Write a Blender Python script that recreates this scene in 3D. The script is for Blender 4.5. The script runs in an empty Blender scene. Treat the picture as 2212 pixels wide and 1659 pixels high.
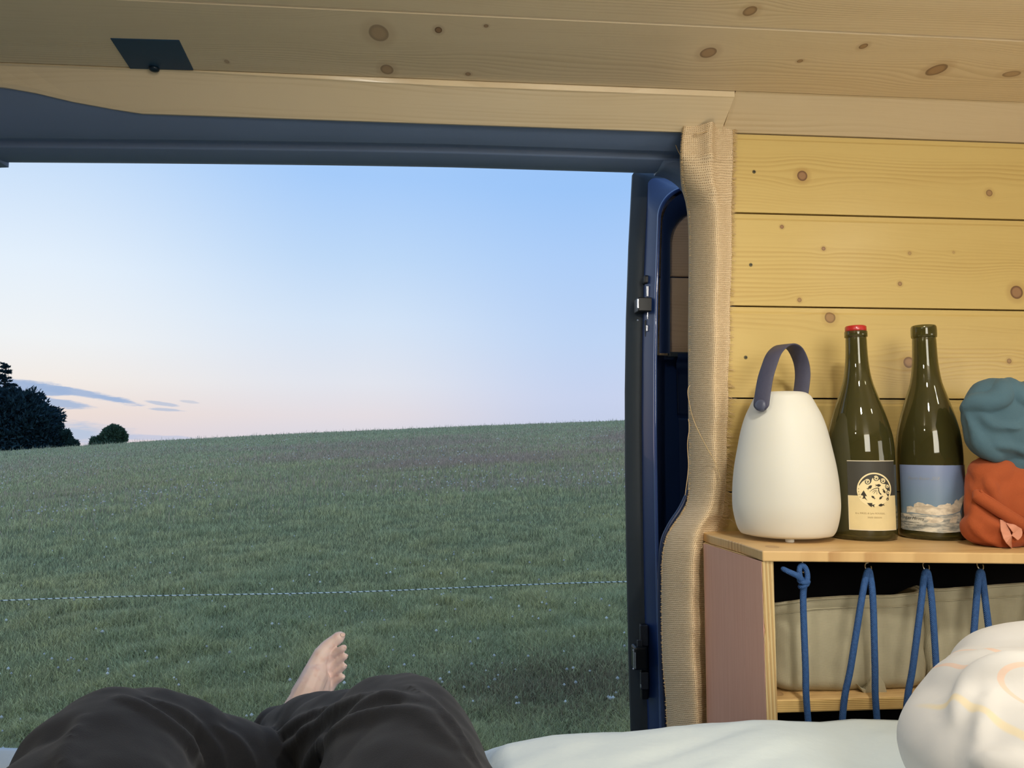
import bpy, bmesh, math, random
import numpy as np
from mathutils import Vector, Matrix, noise
from mathutils.bvhtree import BVHTree
from mathutils.geometry import tessellate_polygon
random.seed(7); rng = np.random.default_rng(7)
S = bpy.context.scene; C = S.collection
PI = math.pi
def lin(r, g, b):
    f = lambda v: (v/255/12.92) if v/255 <= .04045 else ((v/255+.055)/1.055)**2.4
    return (f(r), f(g), f(b), 1)

# ------------------------------------------------------------------ camera
W, H, F = 2212, 1659, 1640.0
YAW, PITCH = math.radians(-4.7), math.radians(4.5)
CAM = Vector((0, 0, .5))
cd = bpy.data.cameras.new('camera'); cam = bpy.data.objects.new('camera', cd); C.objects.link(cam)
cam.location = CAM; cam.rotation_euler = (PI/2+PITCH, 0, YAW)
cd.sensor_width = 36; cd.lens = F/W*36; cd.clip_start = .01; cd.clip_end = 600
S.camera = cam
_R = cam.rotation_euler.to_matrix()
def ray(px, py):
    return _R @ Vector(((px-W/2)/F, (H/2-py)/F, -1))
def at(px, py, Y=None, Z=None, X=None):
    d = ray(px, py)
    t = (Y/d.y) if Y is not None else ((Z-CAM.z)/d.z if Z is not None else X/d.x)
    return CAM + d*t
def pxm(px, py, Y):                      # metres per pixel at this depth
    return (at(px+1, py, Y=Y)-at(px, py, Y=Y)).length

# ------------------------------------------------------------------ colour management, world, lights
S.view_settings.view_transform = 'Standard'; S.view_settings.look = 'None'
S.view_settings.gamma = 1; S.view_settings.use_curve_mapping = False
S.view_settings.exposure = 0.0

class NT:
    def __init__(s, tree): s.t = tree; s.n = tree.nodes; s.l = tree.links
    def new(s, typ, **kw):
        n = s.n.new(typ)
        for k, v in kw.items(): setattr(n, k, v)
        return n
    def put(s, sock, v):
        if hasattr(v, 'is_output') or isinstance(v, bpy.types.NodeSocket): s.l.new(v, sock)
        else: sock.default_value = v
    def m(s, op, a, b=None, c=None, clamp=False):
        n = s.new('ShaderNodeMath', operation=op, use_clamp=clamp)
        s.put(n.inputs[0], a)
        if b is not None: s.put(n.inputs[1], b)
        if c is not None: s.put(n.inputs[2], c)
        return n.outputs[0]
    def comb(s, x, y, z):
        n = s.new('ShaderNodeCombineXYZ')
        for i, v in enumerate((x, y, z)): s.put(n.inputs[i], v)
        return n.outputs[0]
    def sep(s, v):
        n = s.new('ShaderNodeSeparateXYZ'); s.l.new(v, n.inputs[0]); return n.outputs
    def noise(s, vec, scale=1.0, detail=3.0, rough=.5, col=False):
        n = s.new('ShaderNodeTexNoise'); s.put(n.inputs['Vector'], vec)
        n.inputs['Scale'].default_value = scale; n.inputs['Detail'].default_value = detail
        n.inputs['Roughness'].default_value = rough
        return n.outputs[1 if col else 0]
    def ss(s, v, a, b, lo=0.0, hi=1.0):   # smooth map
        n = s.new('ShaderNodeMapRange', interpolation_type='SMOOTHSTEP')
        s.put(n.inputs[0], v); n.inputs[1].default_value = a; n.inputs[2].default_value = b
        n.inputs[3].default_value = lo; n.inputs[4].default_value = hi
        return n.outputs[0]
    def mix(s, f, a, b, mode='MIX'):
        n = s.new('ShaderNodeMix', data_type='RGBA', blend_type=mode)
        s.put(n.inputs[0], f); s.put(n.inputs[6], a); s.put(n.inputs[7], b)
        return n.outputs[2]
    def ramp(s, f, stops):
        n = s.new('ShaderNodeValToRGB'); s.put(n.inputs[0], f)
        e = n.color_ramp.elements
        while len(e) < len(stops): e.new(.5)
        for k, (p, c) in enumerate(stops): e[k].position = p; e[k].color = c
        return n.outputs[0]

world = bpy.data.worlds.new('dusk_sky'); S.world = world; world.use_nodes = True
t = NT(world.node_tree); t.n.clear()
geo = t.new('ShaderNodeTexCoord')
nv = t.new('ShaderNodeVectorMath', operation='NORMALIZE'); t.l.new(geo.outputs['Generated'], nv.inputs[0])
sx, sy, sz = t.sep(nv.outputs[0])
el = t.m('ARCSINE', sz); az = t.m('ARCTAN2', sx, sy)
e01 = t.m('DIVIDE', el, 1.0, clamp=True)
def E(py): return max(0, math.atan((959-py)/1640))
west = t.ramp(e01, [(0, lin(226, 212, 216)), (E(900), lin(238, 222, 214)), (E(840), lin(243, 236, 230)), (E(760), lin(240, 243, 245)),
                    (E(620), lin(228, 240, 252)), (E(400), lin(196, 221, 250)), (.8, lin(160, 198, 244)), (1, lin(146, 186, 240))])
mid = t.ramp(e01, [(0, lin(216, 214, 226)), (E(900), lin(228, 221, 226)), (E(830), lin(226, 229, 238)), (E(700), lin(212, 228, 247)),
                   (E(560), lin(190, 217, 248)), (E(380), lin(165, 203, 250)), (.8, lin(146, 188, 242)), (1, lin(140, 182, 240))])
east = t.ramp(e01, [(0, lin(196, 204, 228)), (E(860), lin(200, 211, 238)), (E(740), lin(190, 212, 244)), (E(560), lin(174, 206, 248)), (E(400), lin(156, 197, 248)),
                    (.6, lin(146, 188, 244)), (1, lin(136, 178, 238))])
sky = t.mix(t.ss(az, -.50, -.13), west, mid)
sky = t.mix(t.ss(az, -.13, .20), sky, east)
n1 = t.noise(t.comb(t.m('MULTIPLY', az, 20), t.m('MULTIPLY', el, 120), 0.0), 1.0, 6, .65)
n2 = t.m('SUBTRACT', n1, .5)
def azel(px, py):
    d = ray(px, py).normalized(); return math.atan2(d.x, d.y), math.asin(d.z)
def cloud(cx, cy, rx, ry, tilt, col, k, soft=.5):
    global sky
    a0, e0 = azel(cx, cy); rx = rx/1640*.75; ry = ry/1640*.95; c, s_ = math.cos(tilt), math.sin(tilt)
    da = t.m('SUBTRACT', az, a0); de = t.m('SUBTRACT', el, e0)
    u = t.m('DIVIDE', t.m('ADD', t.m('MULTIPLY', da, c), t.m('MULTIPLY', de, s_)), rx)
    v = t.m('DIVIDE', t.m('SUBTRACT', t.m('MULTIPLY', de, c), t.m('MULTIPLY', da, s_)), ry)
    d = t.m('SQRT', t.m('ADD', t.m('MULTIPLY', u, u), t.m('MULTIPLY', v, v)))
    d = t.m('ADD', d, t.m('MULTIPLY', n2, 2.0))
    sky = t.mix(t.m('MULTIPLY', t.ss(d, 1.15, 1.15-soft), k), sky, col)
cg = lin(160, 182, 216)
cloud(70, 838, 105, 15, -.10, cg, .95)
cloud(165, 848, 130, 9, -.17, cg, .9)
cloud(245, 862, 70, 4, -.18, cg, .7)
cloud(120, 870, 95, 9, -.12, lin(165, 185, 216), .9)
cloud(350, 872, 40, 4, -.15, lin(175, 190, 215), .7)
cloud(360, 885, 45, 3.5, -.06, lin(175, 190, 215), .7)
cloud(410, 868, 22, 3, -.1, lin(190, 198, 215), .6)
cloud(110, 890, 40, 4, -.08, lin(195, 200, 215), .6)
cloud(150, 935, 160, 24, -.05, lin(178, 196, 222), .85, .8)
cloud(340, 945, 110, 6, -.02, lin(190, 198, 222), .7)
bg = t.new('ShaderNodeBackground'); t.l.new(sky, bg.inputs[0]); bg.inputs[1].default_value = 1.0
wo = t.new('ShaderNodeOutputWorld'); t.l.new(bg.outputs[0], wo.inputs[0])

def area(name, loc, target, size, power, col, size_y=None, spread=PI):
    l = bpy.data.lights.new(name, 'AREA'); l.energy = power; l.color = col; l.size = size; l.spread = spread
    if size_y: l.shape = 'RECTANGLE'; l.size_y = size_y
    o = bpy.data.objects.new(name, l); C.objects.link(o); o.location = loc
    o.rotation_euler = (Vector(target)-Vector(loc)).to_track_quat('-Z', 'Y').to_euler(); return o
def spot(name, loc, target, power, col, radius=.03, ang=140, blend=.6):
    l = bpy.data.lights.new(name, 'SPOT'); l.energy = power; l.color = col; l.shadow_soft_size = radius
    l.spot_size = math.radians(ang); l.spot_blend = blend
    o = bpy.data.objects.new(name, l); C.objects.link(o); o.location = loc
    o.rotation_euler = (Vector(target)-Vector(loc)).to_track_quat('-Z', 'Y').to_euler(); return o
WARM = (1, .95, .85)
spot('ceiling_lamp_light', (.42, .46, 1.015), (.36, .78, 0), 14., WARM, .03, 165, 1)  # downlight put in to brighten the bed and pillow
# two ceiling lamps of the van, then two added area fills
spot('ceiling_lamp_light', (-.20, .20, .985), (.75, 1.1, .30), 6.2, WARM, .018, 165, 1)
spot('ceiling_lamp_light', (1.05, .45, 1.01), (.82, 1.0, .4), 1.0, WARM, .022, 165, 1)
area('rear_fill_light', (.50, -.50, .84), (.62, 1.1, .35), .5, 9.5, WARM)  # added soft fill behind the camera, evens out bed, side panel and burlap
area('upward_fill_light', (1.45, .20, .55), (1.0, .9, 1.0), .40, 2.2, WARM)  # added fill aimed upward to brighten the ceiling, no lamp stands here

# ------------------------------------------------------------------ materials
def mat(name):
    m = bpy.data.materials.new(name); m.use_nodes = True
    t = NT(m.node_tree); p = t.n['Principled BSDF']; return m, t, p
def plain(name, rgb, rough=.5, metal=0, var=.12, vscale=30, bump=.0, bscale=200, coat=0, spec=.5, sheen=0):
    m, t, p = mat(name); c = lin(*rgb)
    tc = t.new('ShaderNodeTexCoord').outputs['Object']
    n = t.noise(tc, vscale, 4)
    d = (c[0]*(1-var), c[1]*(1-var), c[2]*(1-var), 1); l = (min(1, c[0]*(1+var)), min(1, c[1]*(1+var)), min(1, c[2]*(1+var)), 1)
    t.l.new(t.mix(n, d, l), p.inputs['Base Color'])
    p.inputs['Roughness'].default_value = rough; p.inputs['Metallic'].default_value = metal
    p.inputs['Coat Weight'].default_value = coat; p.inputs['Specular IOR Level'].default_value = spec
    if sheen: p.inputs['Sheen Weight'].default_value = sheen
    if bump:
        b = t.new('ShaderNodeBump'); b.inputs['Strength'].default_value = bump; b.inputs['Distance'].default_value = .002
        t.l.new(t.noise(tc, bscale, 3), b.inputs['Height']); t.l.new(b.outputs[0], p.inputs['Normal'])
    return m
def wood(name, light, dark, ax, knots=(), rough=.38, along='X', line=1.0, ringscale=150., bump=.35, seedk=9.0):
    """pine: grain runs along X, ax is the axis across the board; knots = (along, across, r_along, r_across, darkness)"""
    m, t, p = mat(name)
    tc = t.new('ShaderNodeTexCoord').outputs['Object']; o = t.sep(tc)
    u = o['XYZ'.index(along)]; v = o['XYZ'.index(ax)]
    rnd = t.new('ShaderNodeObjectInfo').outputs['Random']
    g = v; ds = []
    for (ka, kb, ra, rb, dk) in knots:
        du = t.m('SUBTRACT', u, ka); dv = t.m('SUBTRACT', v, kb)
        a = t.m('DIVIDE', du, ra); b = t.m('DIVIDE', dv, rb)
        d2 = t.m('ADD', t.m('MULTIPLY', a, a), t.m('MULTIPLY', b, b)); ds.append((d2, dk))
        w = t.m('EXPONENT', t.m('ADD', t.m('MULTIPLY', t.m('MULTIPLY', a, a), -.035), t.m('MULTIPLY', t.m('MULTIPLY', b, b), -.10)))
        g = t.m('SUBTRACT', g, t.m('MULTIPLY', t.m('MULTIPLY', dv, w), .75))
    off = t.m('MULTIPLY', rnd, seedk)
    warp = t.noise(t.comb(t.m('ADD', t.m('MULTIPLY', u, 1.3), off), t.m('MULTIPLY', g, 7.0), off), 1.0, 2)
    gg = t.m('ADD', g, t.m('MULTIPLY', warp, .085))
    ph = t.m('FRACT', t.m('MULTIPLY', t.m('ADD', gg, off), ringscale))
    ringl = t.m('MULTIPLY', t.ss(ph, .2, .85), t.ss(ph, 1.0, .9))
    amp = t.ss(t.noise(t.comb(t.m('MULTIPLY', u, .8), t.m('MULTIPLY', g, 22.), off), 1.0, 2), .35, .68)
    ringl = t.m('MULTIPLY', ringl, t.m('MULTIPLY', amp, line))
    fib = t.noise(t.comb(t.m('MULTIPLY', u, 16.), t.m('MULTIPLY', gg, 620.), off), 1.0, 2)
    blot = t.noise(t.comb(t.m('MULTIPLY', u, 3.), t.m('MULTIPLY', v, 14.), off), 1.0, 3)
    f = t.m('ADD', t.m('MULTIPLY', ringl, .75), t.m('MULTIPLY', t.m('SUBTRACT', fib, .5), .30))
    f = t.m('ADD', f, t.m('MULTIPLY', t.m('SUBTRACT', blot, .45), .55), clamp=True)
    col = t.mix(f, light, dark)
    tone = t.m('ADD', .95, t.m('MULTIPLY', rnd, .1))
    col = t.mix(1.0, col, t.comb(tone, tone, tone), 'MULTIPLY')
    for d2, dk in ds:
        d2n = t.m('ADD', d2, t.m('MULTIPLY', t.m('SUBTRACT', blot, .5), .8))
        halo = t.ss(d2n, 4.5, 1.0)
        col = t.mix(t.m('MULTIPLY', halo, .30*dk), col, lin(150, 105, 62))
        core = t.ss(d2n, 1.15, .85)
        kc = t.mix(t.ss(d2n, .25, .8), lin(158, 122, 88), lin(116, 84, 60))
        col = t.mix(t.m('MULTIPLY', core, dk), col, kc)
    t.l.new(col, p.inputs['Base Color'])
    p.inputs['Roughness'].default_value = rough; p.inputs['Specular IOR Level'].default_value = .45
    b = t.new('ShaderNodeBump'); b.inputs['Strength'].default_value = bump; b.inputs['Distance'].default_value = .0006
    t.l.new(t.m('ADD', ringl, t.m('MULTIPLY', fib, .35)), b.inputs['Height']); t.l.new(b.outputs[0], p.inputs['Normal'])
    return m

# ------------------------------------------------------------------ mesh helpers
def mesh_from(v, f, name='m'):
    me = bpy.data.meshes.new(name); me.from_pydata([tuple(p) for p in v], [], [tuple(q) for q in f]); me.update(); return me
def put(name, geo, m, parent=None, smooth=False):
    me = geo if isinstance(geo, bpy.types.Mesh) else mesh_from(*geo)
    o = bpy.data.objects.new(name, me); me.name = name; C.objects.link(o)
    for q in (m if isinstance(m, (list, tuple)) else [m]): me.materials.append(q)
    if smooth: me.shade_smooth()
    if parent is not None:
        o.parent = parent; w = Vector((0, 0, 0)); q = parent
        while q is not None: w += q.location; q = q.parent
        o.location = -w                      # vertices are in world metres
    return o
def thing(name, loc, label=None, cat=None, group=None, kind=None):
    o = bpy.data.objects.new(name, None); C.objects.link(o); o.location = loc; o.empty_display_size = .05
    return tag(o, label, cat, group, kind)
def tag(o, label=None, cat=None, group=None, kind=None):
    if label: o['label'] = label
    if cat: o['category'] = cat
    if group: o['group'] = group
    if kind: o['kind'] = kind
    return o
def merge(*gs):
    V, Fc = [], []
    for v, f in gs:
        n = len(V); V += [tuple(p) for p in v]; Fc += [tuple(i+n for i in q) for q in f]
    return V, Fc
def box(x0, x1, y0, y1, z0, z1, bev=0.0, seg=2):
    bm = bmesh.new(); bmesh.ops.create_cube(bm, size=1)
    for v in bm.verts: v.co = Vector(((x0+x1)/2+v.co.x*(x1-x0), (y0+y1)/2+v.co.y*(y1-y0), (z0+z1)/2+v.co.z*(z1-z0)))
    if bev: bmesh.ops.bevel(bm, geom=bm.edges[:], offset=bev, segments=seg, affect='EDGES', profile=.5)
    v = [p.co.copy() for p in bm.verts]; f = [[q.index for q in a.verts] for a in bm.faces]; bm.free(); return v, f
def grid(rows, closed_u=False, closed_v=False):
    nr, nc = len(rows), len(rows[0]); V = [p for r in rows for p in r]; Fc = []
    for i in range(nr if closed_v else nr-1):
        for j in range(nc if closed_u else nc-1):
            a = i*nc+j; b = i*nc+(j+1) % nc; c = ((i+1) % nr)*nc+(j+1) % nc; d = ((i+1) % nr)*nc+j
            Fc.append((a, b, c, d))
    return V, Fc
def extrude_x(prof, xs):
    """closed profile [(y,z)] swept along x positions; xs may be callables"""
    rows = [[Vector((x, y, z)) for y, z in prof] for x in xs]
    v, f = grid(rows, closed_u=True); n = len(prof)
    f.append(tuple(range(n))[::-1]); f.append(tuple((len(xs)-1)*n+i for i in range(n))); return v, f
def prism(poly, z0, z1):                   # poly in xy
    n = len(poly); v = [Vector((x, y, z0)) for x, y in poly]+[Vector((x, y, z1)) for x, y in poly]
    f = [tuple(range(n))[::-1], tuple(range(n, 2*n))]+[(i, (i+1) % n, n+(i+1) % n, n+i) for i in range(n)]
    return v, f
def bevelled(geo, w, seg=2, angle=.6):
    me = mesh_from(*geo); o = bpy.data.objects.new('tmp', me); C.objects.link(o)
    b = o.modifiers.new('b', 'BEVEL'); b.width = w; b.segments = seg; b.limit_method = 'ANGLE'; b.angle_limit = angle
    dg = bpy.context.evaluated_depsgraph_get(); r = bpy.data.meshes.new_from_object(o.evaluated_get(dg)); bpy.data.objects.remove(o); return r
def spline(pts, n=6):
    """Catmull-Rom through tuples of any length"""
    P = [np.array(p, float) for p in pts]; P = [2*P[0]-P[1]]+P+[2*P[-1]-P[-2]]; out = []
    for i in range(1, len(P)-2):
        for k in range(n):
            s = k/n; a, b, c, d = P[i-1], P[i], P[i+1], P[i+2]
            out.append(.5*((2*b)+(c-a)*s+(2*a-5*b+4*c-d)*s*s+(3*b-a-3*c+d)*s**3))
    out.append(P[-2]); return out
def tube(pts, rad, seg=10, cap=True, round_=False):
    P = [Vector(p) for p in pts]; n = len(P); rad = [rad]*n if not hasattr(rad, '__len__') else list(rad)
    if round_:                              # hemispherical ends
        a = (P[0]-P[1]).normalized(); b = (P[-1]-P[-2]).normalized()
        P = [P[0]+a*rad[0]*.98, P[0]+a*rad[0]*.75]+P+[P[-1]+b*rad[-1]*.75, P[-1]+b*rad[-1]*.98]
        rad = [rad[0]*.2, rad[0]*.66]+rad+[rad[-1]*.66, rad[-1]*.2]; n += 4
    T = [(P[min(i+1, n-1)]-P[max(i-1, 0)]).normalized() for i in range(n)]
    up = Vector((0, 0, 1)) if abs(T[0].z) < .9 else Vector((1, 0, 0))
    N = (up-T[0]*up.dot(T[0])).normalized(); rows = []
    for i in range(n):
        N = (N-T[i]*N.dot(T[i])).normalized(); B = T[i].cross(N)
        rows.append([P[i]+(N*math.cos(a)+B*math.sin(a))*rad[i] for a in [2*PI*k/seg for k in range(seg)]])
    v, f = grid(rows, closed_u=True)
    if cap: f.append(tuple(range(seg))[::-1]); f.append(tuple((n-1)*seg+i for i in range(seg)))
    return v, f
def ball(c, r, sc=(1, 1, 1), rot=None, sub=3):
    bm = bmesh.new(); bmesh.ops.create_icosphere(bm, subdivisions=sub, radius=1)
    M = (rot or Matrix.Identity(3))
    v = [Vector(c)+M @ Vector((p.co.x*r*sc[0], p.co.y*r*sc[1], p.co.z*r*sc[2])) for p in bm.verts]
    f = [[q.index for q in a.verts] for a in bm.faces]; bm.free(); return v, f
def lathe(prof, c, seg=48, cap=True):
    """prof [(r,z)] bottom to top, around vertical axis at c=(x,y)"""
    rows = [[Vector((c[0]+r*math.cos(a), c[1]+r*math.sin(a), z)) for a in [2*PI*k/seg for k in range(seg)]] for r, z in prof]
    v, f = grid(rows, closed_u=True)
    if cap: f.append(tuple(range(seg))[::-1]); f.append(tuple((len(prof)-1)*seg+i for i in range(seg)))
    return v, f
def voxel(geo, size, smooth=4, disp=None):
    """union of overlapping closed pieces as one continuous skin"""
    me = mesh_from(*geo); o = bpy.data.objects.new('tmp', me); C.objects.link(o)
    r = o.modifiers.new('r', 'REMESH'); r.mode = 'VOXEL'; r.voxel_size = size; r.use_smooth_shade = True
    if smooth:
        s = o.modifiers.new('s', 'SMOOTH'); s.factor = .5; s.iterations = smooth
    dg = bpy.context.evaluated_depsgraph_get(); out = bpy.data.meshes.new_from_object(o.evaluated_get(dg)); bpy.data.objects.remove(o)
    if disp:
        n = len(out.vertices); co = np.empty(n*3, 'f'); no = np.empty(n*3, 'f')
        out.vertices.foreach_get('co', co); out.vertices.foreach_get('normal', no); co = co.reshape(-1, 3); no = no.reshape(-1, 3)
        d = np.array([disp(Vector(p.tolist())) for p in co], 'f'); co = co+no*d[:, None]
        out.vertices.foreach_set('co', co.ravel()); out.update()
    out.shade_smooth(); return out
def bvh_of(me):
    return BVHTree.FromPolygons([v.co.copy() for v in me.vertices], [tuple(p.vertices) for p in me.polygons])
def crease(bvh, pts, r, sink=.45, Y=None):
    """a fold of cloth: a soft tube lying half sunk in the cloth along a path seen on it; pts (px,py)"""
    out = []
    for p in spline(pts, 4):
        d = ray(p[0], p[1]).normalized(); h = bvh.ray_cast(CAM, d)
        if h[0] is None:
            if Y is None: continue
            out.append(CAM+d*(Y/d.y)); continue
        out.append(h[0]-h[1]*0+d*r*sink)
    if len(out) < 3: return [], []
    n = len(out); R = [r*(.35+.65*math.sin(PI*min(1, max(0, (i+.6)/(n+.2))))**.6) for i in range(n)]
    return tube(out, R, 10, round_=True)
def tess(poly, mx=6.0):
    """fill a 2-D outline and cut it into small triangles"""
    tr = tessellate_polygon([[Vector((p[0], p[1], 0)) for p in poly]]); P = [tuple(p[:2]) for p in poly]; T = [tuple(a) for a in tr]; out = []
    st = list(T); cache = {}
    while st:
        a, b, c = st.pop(); L = [(math.dist(P[a], P[b]), a, b, c), (math.dist(P[b], P[c]), b, c, a), (math.dist(P[c], P[a]), c, a, b)]
        l, i, j, k = max(L)
        if l > mx:
            key = (min(i, j), max(i, j))
            if key not in cache: P.append(((P[i][0]+P[j][0])/2, (P[i][1]+P[j][1])/2)); cache[key] = len(P)-1
            m_ = cache[key]; st += [(i, m_, k), (m_, j, k)]
        else: out.append((a, b, c))
    return P, out
def fbm(p, s, o=3):
    return noise.fractal(p*s, 1.0, 2.0, o)

# ------------------------------------------------------------------ key planes
YW = 1.185                                   # inner face of the boarded side wall
ZC = at(1106, 178, Y=1.12).z                 # ceiling height
ZT = at(1872, 1169, Y=1.045).z               # top of the shelf unit
def zt(py, Y, px=1106): return at(px, py, Y=Y).z
print('ZC', ZC, 'ZT', ZT)

# ------------------------------------------------------------------ ceiling boards
def kn(px, py, r, dk=1.0, asp=1.0, plane='w'):
    p = at(px, py, Y=YW) if plane == 'w' else at(px, py, Z=ZC)
    s = pxm(px, py, p.y)*r
    return (p.x, p.z if plane == 'w' else p.y, s*asp, s*(1 if plane == 'w' else 1.55), dk)
LIGHT, DARK = lin(224, 206, 168), lin(184, 152, 102)
ck = [kn(818, 72, 22, .6, 1, 'c'), kn(947, 65, 8, 1, 1, 'c'), kn(1050, 56, 4, .8, 1.3, 'c'), kn(836, 150, 14, .7, 1, 'c'), kn(1011, 160, 5, .8, 1.2, 'c'),
      kn(1530, 114, 13, .8, 1.2, 'c'), kn(1865, 100, 7, .9, 1.2, 'c'), kn(2023, 151, 15, .9, 1.2, 'c'), kn(1728, 132, 4, .8, 1.4, 'c'), kn(2185, 160, 8, .7, 2.2, 'c'),
      kn(490, 133, 5, .6, 1, 'c'), kn(1620, 24, 12, .8, 1.2, 'c')]
wood_ceiling = wood('pine_ceiling', lin(228, 207, 172), lin(198, 172, 130), 'Y', ck, .36, line=.55)
wk = [kn(1733, 380, 11), kn(2137, 417, 7, .8), kn(1689, 490, 4), kn(1779, 537, 4), kn(1965, 547, 4, .5), kn(1944, 613, 4.5, .8),
      kn(2196, 631, 13), kn(1727, 648, 4.5, .8), kn(1793, 686, 11, .8), kn(1963, 783, 12, .9), kn(2180, 780, 5, .8), kn(2060, 545, 3, .4), kn(2040, 900, 9, .8)]
wood_wall = wood('pine_wall', lin(206, 180, 114), lin(180, 146, 82), 'Z', wk, .30, line=.65)
wood_plain_y = wood('pine_trim', lin(220, 200, 164), lin(192, 166, 126), 'Y', (), .22, bump=.15, line=.5)
wood_shell = wood('pine_lining', lin(214, 188, 146), lin(180, 146, 100), 'Z', (), .4)

XL, XR, YB = -2.3, 1.9, -.80                # inside of the van: left, right, far side
ceil = thing('ceiling', (0, 0, ZC), kind='structure')
joints = [1.12+.0, at(1106, 35, Z=ZC).y]
wy = joints[0]-joints[1]
edges = [joints[0]-i*wy for i in range(0, 13)]
for i in range(len(edges)-1):
    y1, y0 = edges[i], edges[i+1]
    g_, c_, d_ = .0014, .0035, .0022
    prof = [(y0+g_, ZC+.014), (y0+g_, ZC+d_), (y0+g_+c_, ZC), (y1-g_, ZC), (y1-g_, ZC+.014)]
    put('ceiling_board', extrude_x(prof, [XL, XR]), wood_ceiling, ceil)
put('ceiling_backing', box(XL, XR, YB-.02, 1.125, ZC+.014, ZC+.03), plain('backing_dark', (52, 44, 36), .8), ceil)
# cornice boards at the edge of the ceiling: a proud one over the door, a flush one over the wall
def cprof(k, right=False, st=1.0):
    """k: how much of the sloped face is there (the metal frame shows past it at the far left)"""
    za = ZC; ya = joints[0]+.0016
    if right:
        P = [(ya, za+.001), (ya+.004, za-.0005), (YW-.020, zt(262, YW-.020, 1700)), (YW-.014, zt(268, YW-.014, 1700)-.002), (YW-.0005, zt(290, YW, 1700)), (YW+.008, zt(290, YW, 1700)), (YW+.008, za+.02), (ya, za+.02)]
    else:
        yb = YW-.016; zb = zt(262, yb)
        y1 = ya+.002+(yb-ya)*k; z1 = (za-.008)+(zb-(za-.008))*k
        P = [(ya, za-.0006), (ya+.0012, za-.0010-.007*st), (ya+.004, za-.0022-.007*st), (y1, z1), (y1+.006, z1-.0045), (y1+.012, z1-.0035), (y1+.014, z1+.004), (y1+.012, z1+.03), (ya, za+.02)]
    return P
xs = [XL, at(0, 195, Y=YW-.06).x-.25, at(0, 195, Y=YW-.05).x, at(60, 204, Y=YW-.05).x, at(150, 222, Y=YW-.03).x, at(240, 239, Y=YW-.02).x, at(310, 250, Y=YW).x]
ks = [.02, .05, .38, .50, .72, .90, 1.0]
xe = at(1566, 240, Y=YW-.02).x
rows = [[Vector((x, y, z)) for y, z in cprof(k, st=0)] for x, k in zip(xs, ks)]
for k in range(1, 13):
    x = xs[-1]+(xe-xs[-1])*k/12
    rows.append([Vector((x - (.0035 if k == 12 and y > YW-.03 else 0), y, z)) for y, z in cprof(1.0, st=min(1, max(0, (k-1)/5)))])
g = grid(rows, closed_u=True); n9 = 9
g[1].append(tuple(range(n9))[::-1]); g[1].append(tuple((len(rows)-1)*n9+i for i in range(n9)))
trim = thing('trim_1', (0, YW, ZC), kind='structure')
put('cornice_board', g, wood_plain_y, trim)
trim2 = thing('trim_2', (.9, YW, ZC), kind='structure')
put('cornice_board', extrude_x(cprof(1, True), [xe+.002, XR]), wood_plain_y, trim2)

# ------------------------------------------------------------------ boarded wall beside the door
wall = thing('wall_front', (.9, YW, 0), kind='structure')
zj = [at(1600, y, Y=YW).z for y in (287, 459.5, 661, 860)]
bh = zj[2]-zj[3]
zj += [zj[-1]-bh*i for i in range(1, 7)]
XJ = at(1540, 600, Y=YW).x
for i in range(len(zj)-1):
    z1, z0 = zj[i], zj[i+1]
    prof = [(YW, z0+.001), (YW, z1-.0115), (YW+.0016, z1-.0095), (YW+.0016, z1-.0015), (YW+.0016, z1-.001), (YW+.015, z1-.001), (YW+.015, z0+.001)]
    prof = [(YW, z0+.0012), (YW, z1-.012), (YW+.0022, z1-.0085), (YW+.0026, z1-.0012), (YW+.015, z1-.0012), (YW+.015, z0+.0012)]
    put('wall_board', extrude_x(prof, [XJ, XR]), wood_wall, wall)
put('wall_backing', box(XJ+.03, XR, YW+.015, YW+.03, zj[-1], ZC+.02), plain('backing_black', (30, 26, 22), .8), wall)
steel = plain('zinc_screw', (120, 112, 84), .42, .8, .2, 300)
dk = plain('dark_recess', (28, 25, 22), .6)
for (px, py) in ((1629, 371), (1622, 572), (1611, 772), (2500, 380), (2500, 575), (2500, 775)):
    p = at(px, py, Y=YW-.0004); r = .0031
    put('screw_head', tube([p+Vector((0, .004, 0)), p, p+Vector((0, -.0004, 0))], [r, r, r*.86], 20), steel, wall)
    a = .5
    cr = merge(*[box(p.x-l, p.x+l, p.y-.0007, p.y-.0003, p.z-w_, p.z+w_) for l, w_ in ((.0019, .0006), (.0006, .0019))])
    put('screw_recess', cr, dk, wall)
# the rest of the shell
floor_m = plain('floor_lino', (96, 92, 88), .6)
put('floor', box(XL-.02, XR+.02, YB-.02, 1.34, -.72, -.68), floor_m)['kind'] = 'structure'
sh = [('wall_back', lambda z0, z1: box(XL, XR, YB-.015, YB, z0, z1)), ('wall_left', lambda z0, z1: box(XL-.015, XL, YB, YW+.13, z0, z1)),
      ('wall_right', lambda z0, z1: box(XR, XR+.015, YB, YW+.01, z0, z1))]
for nm, fn in sh:
    r = thing(nm, (0, 0, 0), kind='structure'); z = ZC+.012
    while z > -.68:
        put('wall_board', fn(max(-.69, z-bh+.001), z-.001), wood_shell, r); z -= bh
put('roof_skin', box(XL-.03, XR+.03, YB-.04, 1.33, ZC+.035, ZC+.06), plain('navy_body', (22, 38, 70), .3))['kind'] = 'structure'

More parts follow.
